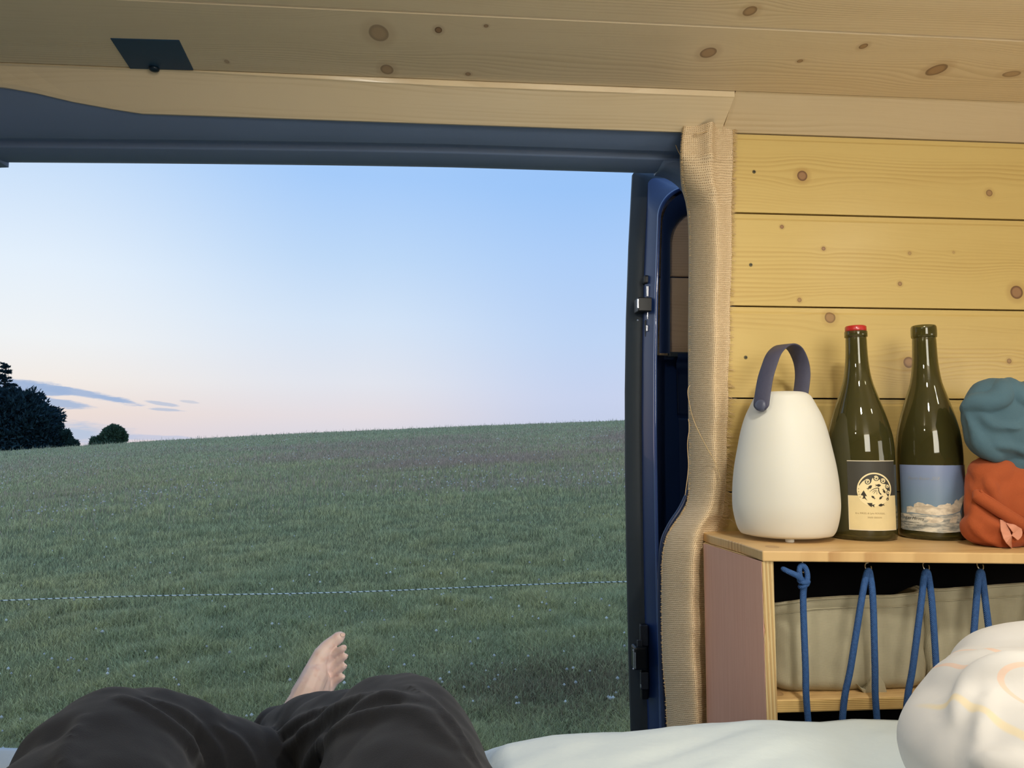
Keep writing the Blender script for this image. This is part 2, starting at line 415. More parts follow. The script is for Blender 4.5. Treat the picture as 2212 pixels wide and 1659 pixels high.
# ------------------------------------------------------------------ navy metal door frame
navy = plain('navy_paint', (28, 54, 104), .34, 0, .06, 4, coat=.25)
navy_d = plain('navy_paint_matt', (104, 122, 152), .5, 0, .10, 4)
navy_in = plain('navy_panel', (22, 40, 76), .42, 0, .06, 4, coat=.15)
rubber = plain('black_rubber', (50, 58, 64), .55, 0, .08, 60)
frame = thing('door_frame', (-.3, YW+.08, ZC), 'navy painted metal frame around the open sliding door, under the ceiling boards', 'door frame')
Yh = [YW-.06, YW-.008, YW+.006, YW+.030, YW+.050, YW+.058, YW+.078, YW+.083, YW+.125, YW+.145, YW+.150, YW+.150]
pyh = [None, None, 276, 296, 314, 321, 328, 332, 358, 363, 361, None]
hp = []
for y, q in zip(Yh, pyh):
    hp.append((y, zt(q, y)) if q else None)
hp[0] = (Yh[0], ZC-.0015); hp[1] = (Yh[1], zt(262, YW-.016)+.0035); hp[-1] = (Yh[-1], ZC+.06)
hp[5] = (hp[5][0], hp[5][1]+.009); hp[6] = (hp[6][0], hp[6][1]+.008)
hp = [hp[0], hp[1]]+hp[2:]
hp += [(Yh[-1]-.004, ZC+.06), (Yh[-1]-.12, ZC+.03), (Yh[0], ZC+.012)]
XF0, XF1 = -1.0, .42
def hdrop(x): return -.0025-.0135*max(0, (.02-x)/.74)**1.3
hv, hf = extrude_x(hp, [XF0+(XF1-XF0)*i/24 for i in range(25)])
for v in hv:                               # the soffit sags a little towards the far left
    if v.z < ZC+.02: v.z += hdrop(v.x)*min(1, max(0, (v.y-YW+.02)/.05))
put('header_rail', bevelled((hv, hf), .0022, 2, .3), navy_d, frame, True)
# curved seam in the metal at the far left
pl = [at(px, py, Y=YW-.02+.0007*px*.3) for px, py in ((-80, 215), (10, 240), (120, 262), (230, 280), (330, 296))]
pl = [Vector((p.x, p.y, 0)) for p in pl]
ZB = hp[8][1]
def corner(xc, sgn, r, y0, y1):
    """concave fillet between header and jamb"""
    n = 14; arc = [(xc-sgn*(r-r*math.sin(a)), ZB-.0005-(r-r*math.cos(a))) for a in [PI/2*k/n for k in range(n+1)]]
    arc = [(x, z+hdrop(xc)-(.001 if sgn < 0 else 0)) for x, z in arc]; poly = [(xc-sgn*r, ZB+.02)]+arc[::1]+[(xc+sgn*.02, ZB-r), (xc+sgn*.02, ZB+.02)]
    v = [Vector((x, y, z)) for y in (y0, y1) for x, z in poly]; n = len(poly)
    f = [tuple(range(n)), tuple(range(n, 2*n))[::-1]]+[(i, n+i, n+(i+1) % n, (i+1) % n) for i in range(n)]
    return v, f
XJR = at(1512, 600, Y=YW+.14).x            # right edge of the opening
put('corner_gusset', corner(XJR-.018, 1, .062, YW+.085, YW+.148), navy_d, frame, True)
put('corner_gusset', corner(-.865, -1, .11, YW+.035, YW+.148), navy_d, frame, True)
put('jamb', box(XF0, -.865, YW-.01, YW+.15, -.7, ZC+.02, .006), navy_d, frame)
put('jamb', box(XJR+.006, XJR+.07, YW+.066, YW+.15, -.7, ZC+.02, .006), navy_d, frame)
put('sill', box(XF0, XF1, YW-.01, YW+.15, -.74, -.66, .006), navy_d, frame)

# ------------------------------------------------------------------ sliding door, pushed open along the outside
XD = lambda px, py, Y: at(px, py, Y=Y).x
YD = YW+.215                                # inner face of the door panel
YO = YD+.075                                # outer edge
ztop = zt(376, YO, 1376)
def rr(x0, zt_, r, Y, zb=-1.0, x1=1.25, n=12, m=14, bow=0.0):
    """outline: up the left side, round the corner, along the top"""
    out = []
    for k in range(m+1):
        z = zb+(zt_-r-zb)*k/m; out.append(Vector((x0+bow*((z-.45)/.6)**2*(1 if z > .45 else .3), Y, z)))
    bx = bow*((zt_-r-.45)/.6)**2
    for k in range(1, n+1):
        a = PI/2*k/n; out.append(Vector((x0+bx+r-r*math.cos(a), Y, zt_-r+r*math.sin(a))))
    for k in range(1, 5): out.append(Vector((x0+bx+r+(x1-x0-bx-r)*k/4, Y, zt_)))
    return out
xo = XD(1349, 950, YO)
xi = XD(1421, 1000, YD)
zr = zt(404, YD, 1480)                      # top of the inner ridge
bw = .022
c0 = rr(xo, ztop, .005, YO, bow=bw)
c1 = rr(xo, ztop, .005, YO-.012, bow=bw)
c2 = rr(xo+.020, ztop-.010, .008, YO-.020, bow=bw)
c3 = rr(xo+.028, ztop-.016, .016, YO-.024, bow=bw)
c4 = rr(xi-.020, zr+.012, .050, YD+.030, bow=bw)
c5 = rr(xi-.006, zr+.003, .066, YD+.003, bow=bw)
c6 = rr(xi-.001, zr, .072, YD, bow=bw)
c7 = rr(xi+.004, zr-.003, .074, YD+.003, bow=bw)
door = thing('sliding_door', (xo, YO, -1.0), 'navy blue sliding door of the van, slid open past the burlap post', 'door')
put('outer_edge', grid([c0, c1, c2, c3][::-1]), rubber, door, True)
put('edge_channel', grid([c3, c4, c5][::-1]), navy, door, True)
wlx = XD(1451, 740, YD); zwb = zt(763, YD, 1470); zwt = zt(448, YD, 1490)
w0 = rr(wlx-.004, zwt+.004, .072, YD+.004, zb=zwb, bow=.010)
w1 = rr(wlx, zwt, .070, YD+.016, zb=zwb, bow=.010)
r7 = rr(xi+.004, zr-.003, .074, YD+.003, zb=zwb, bow=bw*.9)
bead = []
for k in range(9):
    a = PI*k/8; bead.append([p+Vector((.0036*(1-math.cos(a))-.0015, -.0042*math.sin(a), -.0025*(1-math.cos(a)) if i_ > 14 else 0)) for i_, p in enumerate(c5)])
put('ridge', grid(bead[::-1]), plain('navy_gloss', (60, 84, 140), .12, 0, .02, 4, coat=1.0, spec=1.0), door, True)
put('window_surround', grid([r7, w0, w1][::-1]), navy_in, door, True)
# lower inner panel with a pressed recess
lx = [c7[0].x, 0, 1.25]
ph = []
zs = [-1.0, .0, .30, .50, .535, .545, .62, .635, .645, zwb]
zlow = zt(905, YD, 1450); zup = zt(775, YD, 1455)
xr0 = XD(1441, 840, YD); xr1 = XD(1446, 840, YD)
def recess(x, z):
    def s(a, b, v): q = min(1, max(0, (v-a)/(b-a))); return q*q*(3-2*q)
    f = s(xr0, xr1+.004, x)*s(zlow-.004, zlow+.010, z)*s(zup+.004, zup-.008, z)
    f2 = s(XD(1466, 840, YD), XD(1472, 840, YD), x)*s(zlow, zlow+.014, z)*s(zup-.012, zup-.03, z)
    return YD+.003+.010*f+.010*f2
nx, nz = 70, 90; rows = []
for j in range(nz+1):
    u = j/nz; z = -1.0+(zlow-.03+1.0)*min(1, u/.2) if u < .2 else (zlow-.03)+(zwb-zlow+.03)*(u-.2)/.8
    rows.append([Vector((x, recess(x, z), z)) for x in [c7[0].x+.16*(i/nx/.8) if i/nx < .8 else c7[0].x+.16+(1.25-c7[0].x-.16)*((i/nx-.8)/.2) for i in range(nx+1)]])
put('inner_panel', grid(rows[::-1]), navy_in, door, True)
put('outer_skin', box(xo+.035, 1.25, YO-.002, YO+.006, -1.0, ztop-.02), navy, door)
# boards and glass in the door window
wb = wood('pine_door_board', lin(240, 208, 166), lin(206, 166, 122), 'Z', [kn(1482, 733, 4, .9)], .5)
zjd = zt(600, YD+.03, 1470)
for a, b in ((zwb-.001, zjd-.0015), (zjd+.0015, zwt+.03)):
    put('window_board', bevelled(box(wlx-.02, 1.2, YD+.022, YD+.034, a, b), .003, 2), wb, door)
gm, gt, gp = mat('window_glass'); tr0 = gt.new('ShaderNodeBsdfTransparent'); gl0 = gt.new('ShaderNodeBsdfGlossy'); gl0.inputs['Roughness'].default_value = .02
mx0 = gt.new('ShaderNodeMixShader'); mx0.inputs[0].default_value = .06; gt.l.new(tr0.outputs[0], mx0.inputs[1]); gt.l.new(gl0.outputs[0], mx0.inputs[2]); gt.l.new(mx0.outputs[0], gt.n['Material Output'].inputs[0])
put('window_glass', box(wlx-.01, 1.2, YD+.017, YD+.020, zwb-.01, zwt+.02), gm, door)
put('window_seal', box(wlx-.004, 1.2, YD+.004, YD+.016, zwb-.006, zwb+.003, .002), rubber, door)
# latches on the door edge
chrome = plain('latch_metal', (196, 198, 205), .25, .85, .06, 90)
blk = plain('latch_black', (16, 19, 22), .45, 0, .1, 80)
gry = plain('latch_grey', (74, 78, 86), .42, .5, .25, 160)
def pbox(px0, px1, py0, py1, Y, d, bev=.001):
    a = at(px0, py1, Y=Y); b = at(px1, py0, Y=Y); return box(a.x, b.x, Y, Y+d, a.z, b.z, bev)
YL = YD+.018
up = put('upper_latch', merge(pbox(1379, 1411, 642, 672, YL-.006, .035, .002), pbox(1392, 1408, 594, 612, YL+.004, .02, .003), pbox(1394, 1410, 690, 730, YL+.006, .015, .003)), blk, door)
for q in ((1397, 1408, 617, 641), (1398, 1408, 673, 690), (1396, 1402, 702, 716)):
    put('latch_plate', pbox(*q, YL+.002, .004, .0012), chrome, up)
put('latch_tongue', pbox(1377, 1380.5, 645, 666, YL-.009, .004, .0008), chrome, up)
p = at(1378, 692, Y=YL-.004); put('latch_pin', ball(p, .0019, sub=2), chrome, up, True)
lo = put('lower_latch', merge(pbox(1386, 1399, 1349, 1512, YL+.004, .012, .002), pbox(1371, 1399, 1398, 1449, YL-.012, .03, .004)), blk, door)
put('latch_plate', pbox(1383, 1400, 1351, 1396, YL-.001, .005, .0014), gry, lo)
put('latch_plate', pbox(1377, 1388, 1383, 1401, YL-.006, .005, .001), gry, lo)
put('latch_plate', pbox(1384, 1401, 1452, 1490, YL-.001, .006, .0014), gry, lo)
put('latch_tongue', merge(pbox(1368.5, 1370.5, 1407, 1445, YL-.016, .004, .0005), pbox(1372, 1374, 1410, 1445, YL-.015, .004, .0005)), chrome, lo)
put('latch_pin', merge(ball(at(1368.5, 1405, Y=YL-.015), .0018, sub=2), ball(at(1368.5, 1445, Y=YL-.015), .0018, sub=2)), chrome, lo, True)
put('latch_pin', pbox(1384, 1386.5, 1479, 1486, YL-.003, .004, .0005), chrome, lo)

# ------------------------------------------------------------------ burlap wrapped door post
def burlap_mat():
    m, t, p = mat('burlap')
    uv = t.new('ShaderNodeUVMap').outputs[0]; o = t.sep(uv)
    wob = t.noise(uv, 60, 2, col=True); wv = t.sep(wob)
    U = t.m('ADD', o[0], t.m('MULTIPLY', t.m('SUBTRACT', wv[0], .5), .0035)); V = t.m('ADD', o[1], t.m('MULTIPLY', t.m('SUBTRACT', wv[1], .5), .0035))
    pch = .0031
    a = t.m('MULTIPLY', t.m('ADD', t.m('SINE', t.m('MULTIPLY', U, 2*PI/pch)), 1), .5)      # 1 on warp thread
    b = t.m('MULTIPLY', t.m('ADD', t.m('SINE', t.m('MULTIPLY', V, 2*PI/pch)), 1), .5)
    chk = t.m('MULTIPLY', t.m('SINE', t.m('MULTIPLY', U, PI/pch)), t.m('SINE', t.m('MULTIPLY', V, PI/pch)))
    hgt = t.m('MAXIMUM', t.m('ADD', t.m('POWER', a, .6), t.m('MULTIPLY', chk, .3)), t.m('SUBTRACT', t.m('ADD', t.m('POWER', b, .6), .08), t.m('MULTIPLY', chk, .3)))
    hole = t.ss(hgt, .28, .72)
    thr = t.noise(t.comb(t.m('MULTIPLY', U, 90.), t.m('MULTIPLY', V, 330.), 0.), 1.0, 3)
    col = t.mix(thr, lin(204, 176, 136), lin(240, 218, 182))
    col = t.mix(hole, lin(136, 108, 74), col)
    t.l.new(col, p.inputs['Base Color']); p.inputs['Roughness'].default_value = .85; p.inputs['Specular IOR Level'].default_value = .15
    bp = t.new('ShaderNodeBump'); bp.inputs['Strength'].default_value = .8; bp.inputs['Distance'].default_value = .0009
    t.l.new(hgt, bp.inputs['Height']); t.l.new(bp.outputs[0], p.inputs['Normal'])
    return m
burlap = burlap_mat()
# outline seen from the bed: py, left px, right px
bo = [(270, 1478, 1584), (300, 1474, 1584), (340, 1473, 1584), (390, 1476, 1583), (430, 1486, 1582), (480, 1491, 1581), (560, 1492, 1580), (700, 1491, 1577), (850, 1491, 1573),
      (950, 1492, 1571), (1040, 1491, 1568), (1085, 1485, 1566), (1110, 1473, 1562), (1135, 1455, 1552), (1160, 1441, 1552), (1200, 1432, 1550), (1260, 1430, 1550), (1350, 1430, 1550),
      (1430, 1432, 1552), (1500, 1438, 1552), (1560, 1441, 1554), (1640, 1444, 1556), (1800, 1452, 1560)]
bs = spline(bo, 8); Y0 = YW+.045
rows = []; uvs = []; NU = 26; vlen = 0; prev = None
for (py, pl_, pr_) in bs:
    yl0 = YW-.016+(Y0-YW+.016)*min(1, max(0, (py-335)/110)); L_ = at(pl_, py, Y=yl0); R_ = at(pr_, py, Y=YW-.004); row = []; ru = []; ac = 0
    if prev is not None: vlen += abs(prev-L_.z)
    prev = L_.z
    low = min(1, max(0, (py-1080)/120)); low = low*low*(3-2*low)
    for k in range(-3, NU+1):
        u = max(0, k/NU); x = L_.x+(R_.x-L_.x)*u
        # rolled over the pillar edge, a soft ridge, then flat on the wall
        y = yl0+(YW-.020-yl0)*(1-(1-min(1, u/.42))**2)**.8
        if u > .42: s_ = (u-.42)/.58; y = YW-.020+(.016)*(s_*s_*(3-2*s_))
        y -= low*.020*math.exp(-((u-.30)/.16)**2)
        w_ = fbm(Vector((x*6, py*.012, 3.1)), 1.0)*.0045+fbm(Vector((x*30, py*.03, 9)), 1.0)*.0016
        w_ += .006*math.exp(-((u-.42-.05*math.sin(py*.006))/.10)**2)*(1 if py < 420 else .25)
        if py < 350: w_ += .008*math.exp(-((u-.45)/.12)**2)
        z = at((pl_+(pr_-pl_)*u), py, Y=y).z
        if k < 0: x = L_.x+.002*(-k)**1.0; y = yl0+.010*(-k); z = row and rows and z or z
        q0 = Vector((x, y-w_*min(1, u*5), z))
        if row: ac += math.hypot(q0.x-row[-1].x, q0.y-row[-1].y)
        row.append(q0); ru.append((ac+.0*L_.x, -vlen))
    rows.append(row); uvs.append(ru)
g = grid(rows); me = mesh_from(*g); fl = [q for r in uvs for q in r]
uvl = me.uv_layers.new(name='uv'); 
for lp in me.loops: uvl.data[lp.index].uv = fl[lp.vertex_index]
post = thing('burlap_wrap', (rows[60][10].x, YW, -.3), 'strip of coarse woven burlap with frayed edges, wrapped down the door post', 'fabric strip')
bo_ = put('woven_cloth', me, burlap, post, True)
# fraying: loose weft ends along both edges
thr = plain('jute_thread', (206, 178, 134), .9, 0, .25, 400, spec=.1)
gs = []
for side in (0, 1):
    for i in range(len(rows)-1):
        for q in range(5 if side else 4):
            s_ = random.random(); p = rows[i][-1].lerp(rows[i+1][-1], s_) if side else rows[i][3].lerp(rows[i+1][3], s_)
            if p.z < -.05: continue
            if side:
                ln = random.uniform(.004, .0105)*(1.35 if p.z < .62 else .8); d = Vector((ln, -.0012, random.uniform(-.7, .25)*ln*(1.2 if p.z < .6 else .5)))
            else:
                ln = random.uniform(.001, .0035); d = Vector((-ln, random.uniform(-.001, .002), random.uniform(-.5, .5)*ln))
            p = p+Vector((-.001 if side else .0005, -.0004, 0))
            gs.append(tube([p, p+d*.5+Vector((0, -.0006, 0)), p+d], [.00042, .00036, .0002], 4, cap=False))
put('frayed_threads', merge(*gs), thr, post, True)['kind'] = 'stuff'
gs = []
for pts in ([(1491, 832), (1487, 838), (1486, 852), (1491, 880), (1500, 912), (1522, 958), (1545, 1000), (1558, 1040)], [(1456, 302), (1463, 322), (1472, 340), (1476, 352)],
            [(1487, 905), (1489, 925), (1485, 960), (1487, 1010), (1480, 1070)], [(1575, 1120), (1590, 1132), (1602, 1139)], [(1540, 280), (1520, 286), (1490, 292), (1478, 290)]):
    gs.append(tube([at(a, b, Y=(Y0-.012 if a < 1500 else YW-.03)) for a, b in [tuple(q[:2]) for q in spline(pts, 5)]], .00065, 6))
for g in gs: put('loose_thread', g, thr, post, True)
put('post_core', box(at(1535, 900, Y=YW+.03).x, XJ+.04, YW+.012, YW+.05, -.7, ZC), navy_d, post)
put('post_foot_edge', tube([at(a, b, Y=Y0+.016) for a, b in [tuple(q[:2]) for q in spline([(1488, 1060), (1470, 1098), (1446, 1135), (1431, 1172), (1427, 1230), (1426, 1330), (1429, 1450), (1436, 1560), (1440, 1640)], 6)]], .004, 8), navy_in, post, True)

# ------------------------------------------------------------------ shelf unit
DT = .143
shelf_k = [kn(1690, 1190, 9, .5)]
def ktop(px, py, r, dk): p = at(px, py, Z=ZT); return (p.x, p.y, .0007*r, .001*r, dk)
wood_top = wood('pine_shelf_top', lin(214, 178, 122), lin(168, 122, 70), 'Y', [ktop(1668, 1181, 12, .45)], .45, ringscale=110, bump=.6)
wood_edge = wood('pine_shelf_edge', lin(226, 192, 124), lin(166, 116, 58), 'Z', [(at(2170, 1203, Y=.9).x, ZT-.006, .006, .004, .7)], .5, ringscale=420)
fA = at(1647, 1190, Z=ZT); th = fA.z-at(1647, 1213, Y=fA.y).z
fB = at(2212, 1195, Z=ZT); sl = (fB.y-fA.y)/(fB.x-fA.x)
bk = [at(px, py, Z=ZT) for px, py in ((1600, 1174), (1560, 1163), (1534, 1156), (1523, 1152))]
XE = 1.55
poly = [(fA.x, fA.y)]+[(p.x, p.y) for p in bk]+[(bk[-1].x+.001, bk[-1].y+.014), (bk[-1].x+.010, bk[-1].y+.024), (bk[-1].x+.03, YW-.003), (XE, YW-.003), (XE, fA.y+sl*(XE-fA.x))]
shelf = thing('shelf_unit', (fA.x+.2, 1.05, -.25), 'pine and plywood wall shelf holding the lantern and bottles', 'shelf')
me = bevelled(prism(poly, ZT-th, ZT), .0016, 2)
me.materials.append(wood_top); me.materials.append(wood_edge)
for p_ in me.polygons:
    p_.material_index = 1 if (abs(p_.normal.z) < .7 and p_.normal.y < -.75) else 0
o = put('top_board', me, [], shelf)
# left side: angled plywood panel with reddish film face
ply, tp, pp = mat('plywood_edge')
tc = tp.sep(tp.new('ShaderNodeTexCoord').outputs['Object'])
wv = tp.noise(tp.comb(tp.m('MULTIPLY', tc[0], 60.), 0., tp.m('MULTIPLY', tc[2], 9.)), 1.0, 3)
xx = tp.m('ADD', tp.m('SUBTRACT', tc[0], tp.m('MULTIPLY', tc[2], -.02)), tp.m('MULTIPLY', wv, .0022))
fr = tp.m('FRACT', tp.m('MULTIPLY', xx, 1/.0048))
st = tp.noise(tp.comb(tp.m('MULTIPLY', tc[0], 700.), 0., tp.m('MULTIPLY', tc[2], 26.)), 1.0, 3, .65)
col = tp.mix(tp.ss(fr, .42, .58), lin(206, 182, 132), lin(186, 154, 102))
col = tp.mix(tp.m('MULTIPLY', tp.ss(tp.m('ABSOLUTE', tp.m('SUBTRACT', fr, .5)), .10, .02), .55), col, lin(120, 92, 56))
col = tp.mix(tp.ss(st, .60, .75), col, lin(122, 96, 60)); col = tp.mix(tp.ss(st, .40, .26), col, lin(228, 210, 168))
tp.l.new(col, pp.inputs['Base Color']); pp.inputs['Roughness'].default_value = .7
film, tf, pf = mat('red_film_ply')
tc = tf.new('ShaderNodeTexCoord').outputs['Object']; o3 = tf.sep(tc)
ns = tf.noise(tf.comb(tf.m('MULTIPLY', o3[0], 260.), tf.m('MULTIPLY', o3[1], 260.), tf.m('MULTIPLY', o3[2], 9.)), 1.0, 3)
nb = tf.noise(tc, 6, 2)
col = tf.mix(ns, lin(212, 158, 136), lin(232, 186, 164)); col = tf.mix(tf.ss(ns, .66, .76), col, lin(196, 152, 130))
tf.l.new(tf.mix(tf.m('MULTIPLY', nb, .3), col, lin(180, 128, 108)), pf.inputs['Base Color']); pf.inputs['Roughness'].default_value = .55
zp = ZT-th-.0003; F0 = at(1646, 1213, Z=zp); F1 = at(1671.5, 1213, Z=zp); Bk = at(1521, 1174, Z=zp)
dirv = (Bk-F0); dirv.z = 0; dl = dirv.length; dirv.normalize()
zb_ = -.30; LN = -.014*0
pp2 = [(F0.x, F0.y), (F1.x, F0.y), (Bk.x+.030, Bk.y), (Bk.x+.02, YW-.004), (Bk.x, Bk.y+.004)]
nseg = 60; rows = []
for k in range(nseg+1):
    z = zp+(zb_-zp)*k/nseg; j = fbm(Vector((z*60, 1, 2)), 1.0)*.0011+(.0016 if random.random() < .08 else 0); kk = k/nseg
    rows.append([Vector((F0.x+.0052*kk*2*0+.004*kk+abs(j), F0.y, z)), Vector((F1.x, F0.y, z))]+[Vector((x, y, z)) for x, y in pp2[2:]])
g = grid(rows, closed_u=True); g[1].append(tuple(range(5))[::-1]); g[1].append(tuple(nseg*5+i for i in range(5)))
put('side_panel', g, ply, shelf)
off = Vector((dirv.y, -dirv.x, 0)); off = off if off.x < 0 else -off
e0 = F0+Vector((.0010, .0006, 0)); 
rows = []
for k in range(nseg+1):
    z = zp+(zb_-zp)*k/nseg; j = .0012*max(0, fbm(Vector((z*90, 4, 1)), 1.0)); sh_ = Vector((.004*k/nseg, 0, 0))
    a = e0+sh_+dirv*(j+.0006)+off*.0012; b = Bk+off*.0012; a2 = a-off*.003; b2 = b-off*.003
    rows.append([Vector((q.x, q.y, z)) for q in (a, a2, b2, b)])
g = grid(rows, closed_u=True); g[1].append(tuple(range(4))[::-1]); g[1].append(tuple(nseg*4+i for i in range(4)))
tag(put('face_film', g, film, shelf), 'reddish brown film face')
# lower board
l0 = at(1684, 1512, Y=fA.y+.010); l1 = at(1684, 1541, Y=fA.y+.010)
poly = [(F1.x+.002, fA.y+.010), (XE, fA.y+.012), (XE, YW-.004), (F1.x+.004, YW-.004)]
me = bevelled(prism(poly, l1.z, l0.z), .002, 2); me.materials.append(wood_top); me.materials.append(wood_edge)
for p_ in me.polygons: p_.material_index = 1 if (abs(p_.normal.z) < .7 and p_.normal.y < -.75) else 0
put('lower_board', me, [], shelf)
put('back_panel', box(F1.x-.02, XE, YW-.012, YW-.004, zb_, ZT-th), plain('black_lining', (22, 22, 24), .95, spec=.1), shelf)
put('bottom_board', box(F1.x+.002, XE, fA.y+.012, YW-.004, zb_, zb_+.015), wood_top, shelf)
put('side_panel', box(XE-.018, XE, fA.y+.012, YW-.012, zb_, ZT-th), ply, shelf)
hx = [1733, 1875, 2000, 2117, 2260]; YCd = fA.y+.009
hooks = []
for px in hx:
    a = at(px, 1215, Y=YCd+sl*0); zc = ZT-th-.0105; 
    ring = [Vector((a.x+.0042*math.cos(q), YCd+.0020*math.sin(q), zc+.0052*math.sin(q))) for q in [2*PI*k/20+1.2 for k in range(18)]]
    ring = [Vector((a.x, YCd, ZT-th+.002)), Vector((a.x+.0002, YCd, zc+.0075))]+ring
    hooks.append(a.x); put('screw_eye', tube(ring, .00085, 8), plain('bright_steel', (205, 200, 185), .2, .95, .04, 50) if px == hx[0] else bpy.data.materials['bright_steel'], shelf, True)
# ------------------------------------------------------------------ blue shock cord
cordm, tq, pq = mat('blue_cord')
tc = tq.new('ShaderNodeTexCoord').outputs['Object']; o3 = tq.sep(tc)
w = tq.m('SINE', tq.m('MULTIPLY', tq.m('ADD', o3[2], tq.m('MULTIPLY', o3[0], 1.5)), 2600.)); n = tq.noise(tc, 420, 2)
tq.l.new(tq.mix(tq.m('ADD', tq.m('MULTIPLY', w, .2), n), lin(20, 56, 108), lin(54, 102, 164)), pq.inputs['Base Color']); pq.inputs['Roughness'].default_value = .65
bp = tq.new('ShaderNodeBump'); bp.inputs['Strength'].default_value = .5; bp.inputs['Distance'].default_value = .0005; tq.l.new(w, bp.inputs['Height']); tq.l.new(bp.outputs[0], pq.inputs['Normal'])
YC = fA.y-.004; rc = .0041
def c_(px, py, dy=0): return at(px, py, Y=YC+dy)
zlow_ = -.06
def bot(px0, py0, px1, py1):                # both strands run on down to a hook under the bed's edge
    a, b = c_(px0, py0), c_(px1, py1); return a, b
strands = [[(1737, 1262), (1735, 1300), (1740, 1440), (1745, 1550)], [(1820, 1550), (1838, 1440), (1862, 1290), (1871, 1244), (1876, 1233), (1880, 1244), (1886, 1300), (1890, 1440), (1894, 1550)],
           [(1957, 1550), (1972, 1440), (1990, 1300), (1996, 1246), (2001, 1235), (2006, 1246), (2014, 1310), (2023, 1450), (2030, 1550)],
           [(2090, 1550), (2098, 1440), (2109, 1300), (2114, 1246), (2118, 1235), (2122, 1246), (2130, 1310), (2146, 1440), (2160, 1550)],
           [(2226, 1550), (2236, 1440), (2250, 1300), (2258, 1240), (2262, 1236), (2266, 1246), (2276, 1310), (2290, 1450), (2300, 1550)]]
P3 = []
for k, s_ in enumerate(strands):
    q = [c_(a, b, .004 if b < 1250 else 0) for a, b in s_]
    if P3:                                  # hidden lower turn
        a, b = P3[-1], q[0]; P3.append(Vector(((a.x*2+b.x)/3, YC, zlow_+.03))); P3.append(Vector(((a.x+b.x)/2, YC, zlow_))); P3.append(Vector(((a.x+2*b.x)/3, YC, zlow_+.03)))
    P3 += q
cord = thing('shock_cord', (P3[0].x, YC, zlow_), 'blue elastic cord laced in zigzags across the open shelf front', 'cord')
path = [Vector(q) for q in spline([tuple(p) for p in P3], 6)]
put('laced_cord', tube(path, rc, 12), cordm, cord, True)
kn_ = c_(1736, 1255); loop = [kn_+Vector((.0095*math.cos(a)*.55+.000, .003*math.sin(a), .009+.0105*math.sin(a))) for a in [-PI/2+2*PI*k/16 for k in range(17)]]
knot = merge(tube([tuple(q) for q in loop], rc*.86, 10), tube([kn_+Vector((.0052*math.cos(a), .0052*math.sin(a), .0012*math.sin(a*1.0))) for a in [2*PI*k/14 for k in range(15)]], rc*.8, 10),
             tube([kn_+Vector((.005*math.cos(a), .005*math.sin(a), -.0052+.0025*math.cos(a))) for a in [2*PI*k/14 for k in range(15)]], rc*.62, 10))
put('knot', knot, cordm, cord, True)
put('cord_end', tube([kn_+Vector((-.002, -.002, 0)), c_(1722, 1243, -.004), c_(1704, 1235, -.003), c_(1692, 1229, .002)], [rc*.9, rc*.95, rc*.85, rc*.8], 12, round_=True), cordm, cord, True)

# ------------------------------------------------------------------ grey-beige storage boxes inside the shelf
fab, tb, pb = mat('taupe_canvas')
tc = tb.new('ShaderNodeTexCoord').outputs['Object']; o3 = tb.sep(tc)
w1 = tb.m('SINE', tb.m('MULTIPLY', tb.m('ADD', o3[0], o3[2]), 3000.)); w2 = tb.m('SINE', tb.m('MULTIPLY', tb.m('SUBTRACT', o3[0], o3[2]), 3000.))
wv = tb.m('MULTIPLY', w1, w2); n = tb.noise(tc, 9, 3)
tb.l.new(tb.mix(tb.m('ADD', tb.m('MULTIPLY', wv, .16), n), lin(158, 150, 124), lin(188, 180, 152)), pb.inputs['Base Color']); pb.inputs['Roughness'].default_value = .8
bp = tb.new('ShaderNodeBump'); bp.inputs['Strength'].default_value = .5; bp.inputs['Distance'].default_value = .0004; tb.l.new(wv, bp.inputs['Height']); tb.l.new(bp.outputs[0], pb.inputs['Normal'])
